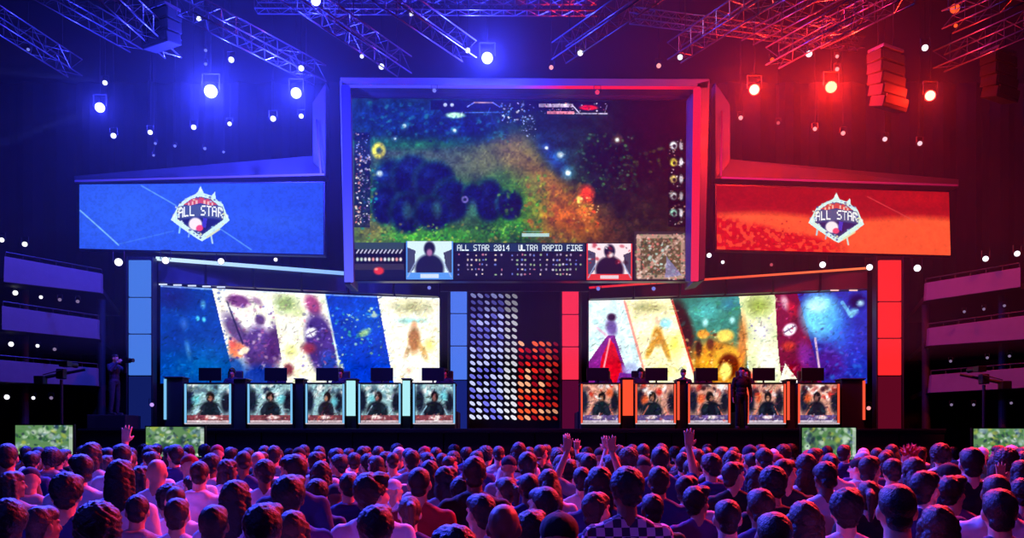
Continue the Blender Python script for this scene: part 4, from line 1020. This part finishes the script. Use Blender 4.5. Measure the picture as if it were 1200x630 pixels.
def make_pose(pn):
    p = POSES[pn]; sit = p.get('sit'); dz = -.43 if sit else 0        # seated: pelvis on a 0.5 m seat
    def V(x, y, z): return Vector((x, y, z + dz))
    def AV(q): return Vector(q)
    b = MB()
    b.ell(V(0, 0, .95), (.155, .11, .12)); b.ell(V(0, 0, 1.10), (.135, .098, .15)); b.ell(V(0, .0, 1.28), (.165, .112, .18))
    b.cap(V(-.15, -.01, 1.40), V(.15, -.01, 1.40), .062, .062); b.cap(V(-.11, -.015, 1.43), V(0, -.01, 1.49), .05, .05); b.cap(V(.11, -.015, 1.43), V(0, -.01, 1.49), .05, .05)
    b.cap(V(0, -.012, 1.44), V(0, .008, 1.56), .058, .054)
    legs = []
    for s in (-1, 1):
        if sit: h, k, a, t = V(s * .09, 0, .93), Vector((s * .14, .42, .52)), Vector((s * .14, .40, .09)), Vector((s * .15, .55, .035))
        else: h, k, a, t = Vector((s * .088, 0, .92)), Vector((s * .11, .015, .50)), Vector((s * .12, -.02, .09)), Vector((s * .14, .13, .035))
        legs.append((h, k, a, t))
        b.cap(h, k, .088, .058); b.cap(k, a + (k - a) * .35, .056, .056); b.cap(a + (k - a) * .6, a, .054, .038); b.cap(a + Vector((0, -.03, -.045)), t, .038, .033)
    for s, key in ((1, 'R'), (-1, 'L')):
        e, w, hd, hn, cu = p[key]; e = AV(e); w = AV(w); sh = V(s * .185, -.01, 1.405)
        b.cap(sh, e, .052, .041); b.cap(e, e.lerp(w, .4), .041, .04); b.cap(e.lerp(w, .3), w, .04, .027); hand(b, w, hd, hn, s, cu)
    R = Euler((math.radians(p['pitch']), 0, math.radians(p['yaw']))).to_matrix()
    hc = V(0, .02, 1.635); head_parts(b, hc, R)
    body = remesh(b, .0085, 2, name='person_body')
    # shirts: short and long sleeves
    shirts = []
    for long in (0, 1):
        c = MB(); o = .016
        c.ell(V(0, 0, .98), (.155 + o, .112 + o, .11)); c.ell(V(0, 0, 1.10), (.145 + o, .104 + o, .16)); c.ell(V(0, 0, 1.28), (.165 + o, .112 + o, .19))
        c.cap(V(-.15, -.01, 1.40), V(.15, -.01, 1.40), .062 + o, .062 + o); c.cap(V(-.11, -.015, 1.43), V(-.04, -.012, 1.468), .05 + o * .7, .05 + o * .5); c.cap(V(.11, -.015, 1.43), V(.04, -.012, 1.468), .05 + o * .7, .05 + o * .5)
        for s, key in ((1, 'R'), (-1, 'L')):
            e, w = AV(p[key][0]), AV(p[key][1]); sh = V(s * .185, -.01, 1.405)
            c.cap(sh, e if long else sh.lerp(e, .75), .052 + o, .044 + o)
            if long: c.cap(e, e.lerp(w, .93), .044 + o * .8, .03 + o * .6)
        if long and pn in ('relaxed', 'look_left', 'look_right', 'nod'): c.cap(V(-.07, -.07, 1.47), V(.07, -.07, 1.47), .045, .045)   # hood / collar
        shirts.append(remesh(c, .015, 2, .0022, 34, 'shirt'))
    t = MB()
    t.ell(V(0, 0, .93), (.158, .12, .10))
    for h, k, a, _ in legs: t.cap(h, k, .10, .072); t.cap(k, a, .072, .058)
    trousers = remesh(t, .02, 2, .002, 25, 'trousers')
    shoes = []
    for h, k, a, q in legs:
        f = MB(); f.cap(a + Vector((0, -.035, -.042)), q + Vector((0, .02, 0)), .046, .04); f.box(((a.x + q.x) / 2, (a.y + q.y) / 2, .012), (.085, .27, .024))
        shoes.append(remesh(f, .014, 1, name='shoe'))
    return dict(body=body, shirts=shirts, trousers=trousers, shoes=shoes, hc=hc, R=R)

def hair_mesh(kind):
    h = MB()
    if kind == 'cap':
        h.ell((0, -.008, .045), (.084, .1, .078)); h.ell((0, .10, .048), (.062, .075, .012)); h.ell((0, -.01, .125), (.012, .012, .008))
        return remesh(h, .009, 2, name='cap')
    h.ell((0, -.024, .034), (.083, .09, .094)); h.ell((0, .02, .066), (.074, .076, .058)); h.ell((0, -.052, -.045), (.062, .045, .05))
    nz = .0018; v = .009
    if kind == 'cropped': h = MB(); h.ell((0, -.022, .034), (.0775, .088, .086)); h.ell((0, .018, .064), (.07, .07, .05)); h.ell((0, -.05, -.04), (.055, .04, .045)); nz = .0008
    if kind == 'long': h.ell((0, -.06, -.09), (.09, .055, .15)); h.ell((0, -.075, -.2), (.08, .04, .1)); h.cap((.075, -.01, .03), (.085, -.02, -.16), .025, .02); h.cap((-.075, -.01, .03), (-.085, -.02, -.16), .025, .02); nz = .0025
    if kind == 'ponytail': h.cap((0, -.1, .05), (0, -.15, .02), .028, .034); h.cap((0, -.15, .02), (0, -.145, -.16), .034, .014)
    if kind == 'bushy': h.ell((0, -.03, .05), (.118, .118, .112)); h.ell((.07, -.03, 0), (.05, .06, .07)); h.ell((-.07, -.03, 0), (.05, .06, .07)); nz = .0045
    if kind == 'thick': h.ell((0, -.03, .04), (.097, .1, .102)); h.ell((.03, .03, .1), (.06, .06, .04)); nz = .0028
    if kind == 'spiked':
        for i in range(26):
            a = i * 2.4; r = .018 + .0032 * i; el = 1.45 - i * .035
            d = Vector((math.cos(a) * math.cos(el), math.sin(a) * math.cos(el) - .1, math.sin(el)))
            q = Vector((0, -.015, .04)) + d * .085; h.cap(q, q + d * .085, .02, .004, 8)
        nz = .001
    return remesh(h, v, 1, nz, 95, 'hair')

PR = {}; HM = {}
def pose(pn):
    if pn not in PR: PR[pn] = make_pose(pn)
    return PR[pn]
def hairm(k):
    if k not in HM: HM[k] = hair_mesh(k)
    return HM[k]
def objcolor(o, c):
    L = lin(c); o.color = (float(L[0]), float(L[1]), float(L[2]), 1); return o
EYE = MB(); EYE.ell((0, 0, 0), (.012, .008, .0075), None, 10, 6); EYE = EYE.mesh('eye', True)

def person(label, pn, loc, scale, rz, hair, haircol, shirtcol, long=0, skin=(205, 150, 120), trous=(30, 32, 46), group=None, plaid=False, eyes=False):
    q = pose(pn)
    o = objcolor(link('person', q['body'], M['skin']), skin); o.location = loc; o.scale = (scale,) * 3; o.rotation_euler = (0, 0, rz)
    tag(o, label, 'person', group)
    if plaid:
        me = q['shirts'][long].copy(); me.materials.clear(); me.materials.append(M['plaid']); s = link('shirt', me, None, o); s['label'] = 'checked shirt'
    else: s = objcolor(link('shirt', q['shirts'][long], M['cloth'], o), shirtcol)
    objcolor(link('trousers', q['trousers'], M['cloth'], o), trous); [objcolor(link('shoe', sh, M['cloth'], o), (30, 28, 28)) for sh in q['shoes']]
    if hair != 'bald':
        h = link('cap' if hair == 'cap' else 'hair', hairm(hair), M['cloth'] if hair == 'cap' else M['hair'], o); objcolor(h, haircol if hair == 'cap' or hair == 'spiked' else tuple(v * .6 for v in haircol))
        h.location = q['hc']; h.rotation_euler = q['R'].to_euler()
    if eyes:
        for s in (-1, 1):
            e = link('eye', EYE, M['eye'], o); e.location = q['hc'] + q['R'] @ Vector((s * .031, .079, .004))
    return o

# ------------------------------------------------------------------ desks, players, counters
def desk(k, x0, x1, warm, label, seed):
    Y = 24.7; base = Vector((P((x0 + x1) / 2, 0, Y).x, Y, STZ)); w = (x1 - x0) * Y / F
    t = thing('gaming_desk', label, 'desk', base, 0, 'gaming desks with screens on their fronts')
    ztop = P(0, 448, Y).z - STZ; zb = P(0, 496, Y).z - STZ
    MB().box((0, .38, ztop - .02), (w + .04, .86, .04)).build('desk_top', M['black'], t, bevel=.008)
    MB().box((0, .12, (ztop + zb) / 2), (w - .04, .1, ztop - zb - .05)).build('front_housing', M['bezel'], t, bevel=.005)
    for sx in (-1, 1): MB().box((sx * (w / 2 - .03), .45, ztop / 2 - .02), (.05, .66, ztop - .04)).build('side_panel', M['black'], t, bevel=.005)
    MB().box((0, .12, zb / 2), (w - .04, .12, zb)).build('plinth', M['black'], t)
    c = paint_player(seed, warm); a = .06
    z1, z0 = ztop - .05, zb + .03
    me = c.mesh('front_picture', (-w / 2 + a, .06, z1), (w / 2 - a, .06, z1), (w / 2 - a, .06, z0), (-w / 2 + a, .06, z0)); link('front_screen', me, M['screen'], t)
    m = LS[warm]
    for sx in (-1, 1): MB().box((sx * (w / 2 - .02), .03, (ztop + zb) / 2), (.045, .05, ztop - zb)).build('light_strip', m, t)
    MB().box((0, .03, zb), (w, .05, .03)).build('light_strip', LS2, t)
    # riser under the player
    rs = MB().box((0, 0, 0), (w + .05, 1.5, .55)).build('riser', M['black'], bevel=.01); rs.location = (base.x, Y + 1.75, STZ + .275)
    tag(rs, 'low black riser carrying the player chair at the ' + label.split(' with ')[0], 'riser')
    # monitor
    mx = (-.05, .08, 0, .02, -.06)[k]
    mo = thing('computer_monitor', 'dark monitor seen from behind on the ' + label.split(' with ')[0], 'monitor', (base.x + mx, Y + .36, STZ + ztop), 0, 'monitors on the gaming desks')
    MB().box((0, 0, .27), (.66, .04, .38)).build('display', M['bezel'], mo, bevel=.008)
    MB().box((0, .03, .14), (.05, .03, .24)).build('stand_neck', M['dmetal'], mo); MB().box((0, .04, .008), (.26, .2, .016)).build('stand_foot', M['dmetal'], mo, bevel=.004)
    kb = MB().box((0, 0, .012), (.42, .14, .022)).build('keyboard', M['bezel'], bevel=.004); kb.location = (base.x, Y + .68, STZ + ztop); tag(kb, 'black keyboard on the ' + label.split(' with ')[0], 'keyboard')
    # chair and player
    cb = Vector((base.x + (.24, -.22, .16, -.2, .2)[k], Y + 1.45, STZ + .55))
    ch = thing('gaming_chair', 'black high-backed chair behind the ' + label.split(' with ')[0], 'chair', cb, 0, 'chairs behind the gaming desks')
    MB().box((0, .02, .44), (.5, .48, .1)).build('seat', M['chair'], ch, bevel=.03)
    MB().box((0, .30, .88), (.48, .09, .84), Matrix.Rotation(-.12, 3, 'X')).build('backrest', M['chair'], ch, bevel=.04)
    MB().tube((0, .02, .06), (0, .02, .40), .03).build('gas_column', M['dmetal'], ch)
    for i in range(5):
        a_ = i * 2 * PI / 5; MB().tube((0, .02, .07), (.27 * math.cos(a_), .02 + .27 * math.sin(a_), .04), .02, .015).build('base_leg', M['dmetal'], ch)
    for sx in (-.28, .28): MB().box((sx, .0, .66), (.06, .26, .03)).tube((sx, .08, .42), (sx, .04, .65), .015).build('armrest', M['chair'], ch, bevel=.005)
    r = random.Random(seed)
    person('seated player in dark shirt and headset behind the ' + label.split(' with ')[0], 'sitting', cb + Vector((0, .03, 0)), 1.0, PI, r.choice(['short', 'thick', 'cap', 'cropped']),
           (28, 20, 18), (34, 36, 52) if not warm else (44, 24, 30), 0, group='players behind the desks', eyes=True)
    hs = thing('headset', 'black headset worn by the player at the ' + label.split(' with ')[0], 'headset', cb + Vector((0, .01, 1.205)), 0, 'headsets of the players')
    for sx in (-1, 1): MB().ell((sx * .092, 0, 0), (.02, .04, .045)).build('ear_cup', M['bezel'], hs, True)
    mb = MB()
    for i in range(8):
        a0, a1 = PI * i / 8, PI * (i + 1) / 8
        mb.tube((.098 * math.cos(a0), 0, .03 + .125 * math.sin(a0)), (.098 * math.cos(a1), 0, .03 + .125 * math.sin(a1)), .010, n=6)
    mb.build('headband', M['bezel'], hs)

LS = {False: emat('strip_pale_blue', (120, 190, 236), 1.1), True: emat('strip_orange_red', (250, 84, 56), 1.1)}
LS2 = emat('strip_pale', (214, 200, 214), 1.0)
LP_ = {'cyan': emat('panel_pale_cyan', (170, 232, 240), 1.1), 'orange': emat('panel_orange', (250, 80, 48), 1.1)}
names = ['first', 'second', 'third', 'fourth', 'fifth']
for k, (a, b) in enumerate(((216, 270), (290, 342), (358, 403), (420, 469), (484, 533))):
    desk(k, a, b, False, f'{names[k]} blue desk from the left with pale blue light strips', 100 + k * 7)
for k, (a, b) in enumerate(((681, 727), (745, 792), (807, 856), (876, 921), (936, 984))):
    desk(k, a, b, True, f'{names[k]} red desk from the left with orange light strips', 200 + k * 7)

def counter(x0, x1, ytop, label, panel=None, strip=None):
    Y = 24.95; base = Vector((P((x0 + x1) / 2, 0, Y).x, Y, STZ)); w = (x1 - x0) * Y / F; H = P(0, ytop, Y).z - STZ
    t = thing('side_counter', label, 'counter', base)
    MB().box((0, .3, H / 2), (w, .5, H)).build('cabinet', M['black'], t, bevel=.008); MB().box((0, .3, H + .015), (w + .05, .6, .03)).build('worktop', M['metal'], t, bevel=.004)
    if panel: MB().box((0, .03, H * .62), (w * .86, .04, H * .7)).build('light_panel', LP_[panel], t)
    if strip is not None: MB().box((strip * (w / 2 - .03), .02, H * .58), (.06, .05, H * .78)).build('light_strip', LS[x0 > 600], t)
counter(192, 213, 442, 'dark side counter at the far left end of the blue desks', strip=-1)
counter(273, 287, 444, 'dark side counter between the first and second blue desks')
counter(345, 355, 444, 'dark side counter between the second and third blue desks')
counter(405, 417, 444, 'pale cyan lit side counter between the third and fourth blue desks', 'cyan')
counter(471, 481, 444, 'pale cyan lit side counter between the fourth and fifth blue desks', 'cyan')
counter(729, 743, 443, 'orange lit side counter between the first and second red desks', 'orange')
counter(794, 805, 445, 'dark side counter between the second and third red desks', strip=-1)
counter(923, 934, 445, 'dark side counter between the fourth and fifth red desks', strip=-1)
counter(987, 1014, 444, 'dark side counter at the far right end of the red desks', strip=1)

person('standing host in black seen in front of the fourth red desk', 'relaxed', (P(869, 0, 24.25).x, 24.25, STZ), 1.0, PI, 'short', (16, 12, 12), (12, 10, 12), 1, trous=(10, 10, 12), eyes=True)
person('standing coach in dark shirt behind the third red desk', 'phone', (P(801, 0, 26.0).x, 26.05, STZ), 1.06, PI, 'short', (20, 14, 14), (36, 26, 48), 1, eyes=True)
# riser with a standing cameraman at the left end of the stage
cp = MB().box((0, 0, .2), (1.1, 1.0, .4)).build('camera_riser', M['black'], bevel=.02); cp.location = (P(134, 0, 24.6).x, 24.6, STZ); tag(cp, 'low black riser under the standing cameraman', 'riser')
person('standing cameraman in dark clothes left of the blue outer tower', 'filming', (P(134, 0, 24.6).x, 24.6, STZ + .4), 1.0, -1.9, 'short', (60, 50, 60), (40, 36, 60), 1, eyes=True)
vc = thing('video_camera', 'black video camera held at the eye of the standing cameraman', 'camera', (P(134, 0, 24.6).x + .36, 24.48, STZ + .4 + 1.56), -1.9)
MB().box((0, 0, 0), (.12, .34, .14)).build('camera_body', M['bezel'], vc, bevel=.01); MB().tube((0, .17, 0), (0, .3, 0), .05, .06, 14).build('lens', M['dmetal'], vc); MB().tube((0, -.1, .07), (0, .1, .11), .012).build('handle', M['bezel'], vc)

def crane(px, py, Y, label, s):
    top = P(px, py, Y); t = thing('camera_crane', label, 'camera crane', (top.x, Y, 0)); H = top.z
    MB().tube((0, 0, .9), (0, 0, H - .15), .05, .04, 12).build('mast', M['dmetal'], t)
    for i in range(3):
        a = i * 2.094 + .4; MB().tube((0, 0, 1.0), (.75 * math.cos(a), .75 * math.sin(a), .03), .04).build('tripod_leg', M['dmetal'], t)
    a = Vector((-s * .62, 0, H - .12)); b = Vector((s * .5, .25, H + .14))
    MB().tube(a, b, .05, .035).build('boom_arm', M['dmetal'], t)
    MB().box((-s * .55, 0, H - .16), (.26, .22, .22)).build('counterweight', M['dmetal'], t, bevel=.02)
    MB().box((0, 0, H), (.2, .2, .26)).build('pivot_head', M['dmetal'], t, bevel=.02)
    MB().box((s * .12, -.02, H + .26), (.22, .26, .15)).tube((s * .12, .1, H + .26), (s * .2, .4, H + .26), .06, .07, 12).build('camera_body', M['bezel'], t, bevel=.01)
    MB().tube((s * .1, -.15, H + .1), (-s * .3, -.35, H - .05), .015).build('pan_handle', M['dmetal'], t)
crane(72, 438, 22.4, 'black camera crane standing before the bottom left balcony', 1)
crane(1153, 444, 22.4, 'black camera crane standing before the bottom right balcony', -1)

# ------------------------------------------------------------------ the crowd: (px, top py, head width px, hair)
CR = [(8,519,24,'short'),(36,529,19,'thick'),(58,523,22,'bushy'),(77,553,44,'thick'),(93,531,26,'short'),(107,517,21,'long'),(115,585,60,'bushy'),(143,519,21,'short'),(140,537,34,'long'),
(178,521,18,'thick'),(198,522,15,'short'),(4,583,48,'thick'),(160,612,36,'short'),(196,570,40,'bushy'),(14,551,26,'long'),(35,546,24,'cap'),(165,545,24,'long'),(183,538,22,'bald'),
(204,520,18,'short'),(222,531,22,'cap'),(247,531,22,'thick'),(233,540,24,'short'),(267,537,23,'long'),(285,527,20,'cropped'),(302,529,18,'bald'),(321,521,16,'short'),(350,523,16,'cap'),
(343,531,27,'short'),(310,538,28,'thick'),(275,561,39,'long'),(338,555,47,'thick'),(225,556,24,'ponytail'),(205,569,28,'cropped'),(372,528,18,'short'),(376,539,26,'long'),(371,561,31,'thick'),
(395,524,16,'short'),(308,588,50,'thick'),(207,611,36,'short'),(342,606,45,'long'),(393,590,26,'cap'),(250,590,40,'short'),(402,531,15,'short'),(415,530,18,'thick'),(440,533,19,'long'),(453,528,16,'short'),
(468,523,15,'cap'),(483,526,18,'short'),(498,523,14,'thick'),(503,538,24,'long'),(518,530,16,'short'),(531,528,18,'bushy'),(408,554,27,'short'),(437,552,39,'thick'),(491,545,31,'cropped'),
(524,545,28,'long'),(556,533,30,'short'),(571,521,18,'bushy'),(541,558,34,'thick'),(562,577,40,'short'),(461,560,22,'cap'),(595,535,15,'short'),(530,613,58,'long'),(592,558,27,'ponytail'),
(440,590,52,'thick'),(608,517,17,'long'),(618,528,25,'short'),(655,524,20,'bushy'),(640,520,14,'short'),(666,537,22,'thick'),(682,546,26,'short'),(703,545,38,'long'),(735,547,44,'thick'),
(772,545,29,'short'),(736,522,24,'bushy'),(774,522,22,'short'),(755,534,18,'cap'),(643,549,28,'long'),(620,552,28,'cropped'),(636,567,43,'cropped'),(655,597,50,'cap'),(622,616,55,'thick'),
(794,545,23,'bushy'),(804,523,17,'short'),(816,525,18,'long'),(845,523,20,'thick'),(828,523,13,'short'),(879,520,18,'cap'),(896,524,20,'short'),(918,520,18,'bushy'),(863,530,17,'short'),
(810,537,21,'ponytail'),(834,531,25,'thick'),(860,540,24,'short'),(886,545,25,'long'),(906,546,37,'thick'),(921,535,24,'cropped'),(945,530,27,'long'),(956,524,17,'short'),(968,540,28,'short'),
(987,535,19,'bushy'),(818,568,38,'thick'),(853,582,36,'cropped'),(892,571,38,'short'),(908,596,47,'cropped'),(943,585,46,'long'),(992,570,44,'thick'),(806,556,28,'short'),
(1006,535,19,'cap'),(1021,533,25,'short'),(1046,537,25,'thick'),(1040,526,16,'short'),(1067,512,22,'spiked'),(1102,519,23,'bushy'),(1072,535,27,'long'),(1112,541,25,'cap'),(1086,550,34,'short'),
(1118,556,33,'thick'),(1139,523,27,'short'),(1179,523,27,'bushy'),(1168,553,32,'cropped'),(1052,563,46,'cropped'),(1172,571,45,'short'),(1197,538,22,'long'),(1018,562,30,'ponytail'),(1198,560,32,'thick'),
(1100,590,48,'long'),(1140,560,24,'ponytail'),(765,580,34,'short'),(700,575,36,'short'),(590,590,44,'bald'),(480,585,34,'ponytail'),(50,592,40,'short')]
UPS = {(655,524): 'right_up', (682,546): 'relaxed', (736,522): 'left_up', (774,522): 'right_up', (640,520): 'right_up', (1067,512): 'relaxed', (716,530): 'left_up', (690,530): 'both_up', (107,517): 'right_up', (1140,560): 'right_up'}
CR += [(690,530,21,'short'), (716,531,20,'long')]
r = random.Random(42)
x = -6
while x < 1210:                                     # the farthest rows, small heads along the crowd's edge
    w = r.uniform(12.5, 15.5); CR.append((x, r.uniform(519, 525.5), w, r.choice(['short', 'thick', 'long', 'cap', 'short', 'bushy', 'cropped']))); x += r.uniform(13, 22)
x = 2
while x < 1200:
    w = r.uniform(16, 19.5); CR.append((x, r.uniform(526, 534), w, r.choice(['short', 'thick', 'long', 'cap', 'short', 'ponytail', 'cropped']))); x += r.uniform(24, 40)
HAIRW = {'short': .170, 'thick': .196, 'long': .18, 'bushy': .236, 'cropped': .158, 'bald': .152, 'cap': .17, 'ponytail': .17, 'spiked': .2}
pp = []
for (px, py, w, h) in CR:
    Y = HAIRW[h] * F / w; pp.append([px, py, Y, h, (px, py)])
def XY(p): return (p[0] - CX) * p[2] / F, p[2]
for it in range(400):                               # keep shoulders apart by sliding people along their own line of sight
    moved = 0
    for i in range(len(pp)):
        for j in range(i + 1, len(pp)):
            a, b = pp[i], pp[j]; xa, ya = XY(a); xb, yb = XY(b)
            ex, ey = (xa - xb) / .5, (ya - yb) / .36
            if ex * ex + ey * ey < 1:
                near, far = (a, b) if a[2] <= b[2] else (b, a)
                near[2] -= .03 * (near[2] > 2.7); far[2] += .05; moved += 1
    if not moved: break
keep = []
for p in pp:                                        # leave out the few small heads that still found no room
    if all(((XY(p)[0] - XY(q)[0]) / .44) ** 2 + ((p[2] - q[2]) / .32) ** 2 >= .8 for q in keep): keep.append(p)
pp = keep
ANC = [(45, 'the left picture edge'), (110, 'the leftmost floor monitor'), (160, 'the standing cameraman'), (215, 'the blue outer tower'), (280, 'the first blue desk'), (345, 'the second blue desk'), (410, 'the third blue desk'),
       (475, 'the fourth blue desk'), (527, 'the fifth blue desk'), (550, 'the slim blue tower'), (605, 'the white dots'), (657, 'the red dots'), (683, 'the slim red tower'), (737, 'the first red desk'), (800, 'the second red desk'),
       (858, 'the third red desk'), (930, 'the fourth red desk'), (990, 'the fifth red desk'), (1025, 'the small red lamp'), (1060, 'the red outer tower'), (1105, 'the gap beside the red tower'), (1140, 'the right camera crane'), (2000, 'the rightmost floor monitor')]
HW = {'short': 'short dark hair', 'thick': 'thick dark hair', 'long': 'long hair', 'bushy': 'bushy hair', 'cropped': 'cropped hair', 'bald': 'a bald head', 'cap': 'a cap', 'ponytail': 'a ponytail', 'spiked': 'spiked red hair'}
SHIRT = {'white': (222, 222, 228), 'grey': (140, 140, 146), 'black': (22, 22, 26), 'navy': (40, 48, 110), 'red': (170, 36, 40), 'brown': (104, 76, 56), 'green': (46, 96, 62), 'purple': (110, 60, 130)}
HCOL = {'short': [(26, 20, 18), (46, 32, 24), (70, 48, 32)], 'thick': [(22, 18, 16), (34, 24, 20)], 'long': [(60, 40, 28), (110, 76, 44), (28, 20, 18)], 'bushy': [(40, 28, 22), (70, 46, 30)], 'cropped': [(50, 38, 32), (90, 70, 54)],
        'cap': [(30, 30, 60), (150, 30, 34), (210, 210, 214), (24, 24, 26)], 'ponytail': [(60, 42, 30), (120, 84, 50)], 'spiked': [(200, 30, 26)], 'bald': [(0, 0, 0)]}
used = set(); pp.sort(key=lambda p: p[2])
for i, (px, py, Y, h, key) in enumerate(pp):
    ztop = CH - (py - HY) * Y / F; top = {'bushy': 1.80, 'spiked': 1.90, 'thick': 1.778, 'bald': 1.753}.get(h, 1.765)
    sc = min(1.12, max(.86, ztop / top))
    band = 'nearest row' if Y < 4.6 else 'second nearest row' if Y < 5.9 else 'middle rows' if Y < 7.9 else 'far rows' if Y < 10 else 'farthest rows'
    anc = next(n for x_, n in ANC if px < x_)
    ks = list(SHIRT); r.shuffle(ks)
    pref = ['navy', 'white', 'grey', 'black', 'purple', 'green', 'brown', 'red']
    ks = sorted(ks, key=lambda k: r.random() + pref.index(k) * .1)
    if (90 < px < 270 or 420 < px < 470 or 940 < px < 990) and Y < 9: ks = ['white', 'grey'] + ks
    plaid_ = key == (735, 547)
    pn = UPS.get(key) or ('relaxed' if Y < 5 and r.random() < .6 else r.choice(['relaxed', 'look_left', 'look_right', 'phone', 'nod', 'relaxed']))
    if key == (491, 545): ks = ['red']
    act = {'right_up': ', one arm raised', 'left_up': ', one arm raised', 'both_up': ', arms raised'}.get(pn, '')
    for kk in ks:
        hc = r.choice(HCOL[h])
        lab = f"person with {HW[h]} and {'checked' if plaid_ else kk} shirt{act}, {band}, below {anc}"
        if lab not in used: break
    else:
        lab = lab.replace('person with', 'second person with')
    used.add(lab)
    if len(lab.split()) > 16: lab = lab.replace('person with', 'person,').replace(', one arm raised', ', arm raised').replace('short dark hair', 'dark hair')
    if len(lab.split()) > 16: lab = lab.replace('second nearest row', 'second row')
    assert len(lab.split()) <= 16, lab
    x_, y_ = XY((px, py, Y))
    sk = r.choice([(214, 160, 130), (196, 140, 112), (225, 175, 150), (120, 80, 60), (205, 150, 120)])
    person(lab, pn, (x_, y_, 0), sc, r.uniform(-.18, .18) - math.atan2(x_, y_) * .4, h, hc, SHIRT[kk], 0 if act else int(r.random() < .4), sk, r.choice([(30, 32, 46), (24, 24, 26), (60, 56, 50)]), 'crowd standing before the stage', plaid_)

#@@END
# ------------------------------------------------------------------ camera, world, view
w = bpy.data.worlds.new('world'); SC.world = w; w.use_nodes = True
w.node_tree.nodes['Background'].inputs[0].default_value = (.002, .002, .006, 1); w.node_tree.nodes['Background'].inputs[1].default_value = 1
cam = bpy.data.cameras.new('camera'); co = bpy.data.objects.new('camera', cam); COL.objects.link(co)
co.location = (0, 0, CH); co.rotation_euler = (PI / 2, 0, 0)
cam.sensor_width = 36; cam.lens = 36 * F / 1200; cam.shift_x = 0; cam.shift_y = (HY - 315) / 1200
cam.clip_end = 200
SC.camera = co
SC.view_settings.view_transform = 'Standard'; SC.view_settings.look = 'None'; SC.view_settings.exposure = 0; SC.view_settings.gamma = 1
SC.view_settings.use_curve_mapping = False
SC.cycles.use_denoising = True
SC.cycles.max_bounces = 5; SC.cycles.diffuse_bounces = 2; SC.cycles.glossy_bounces = 2; SC.cycles.volume_bounces = 0
SC.cycles.sample_clamp_indirect = 4.0
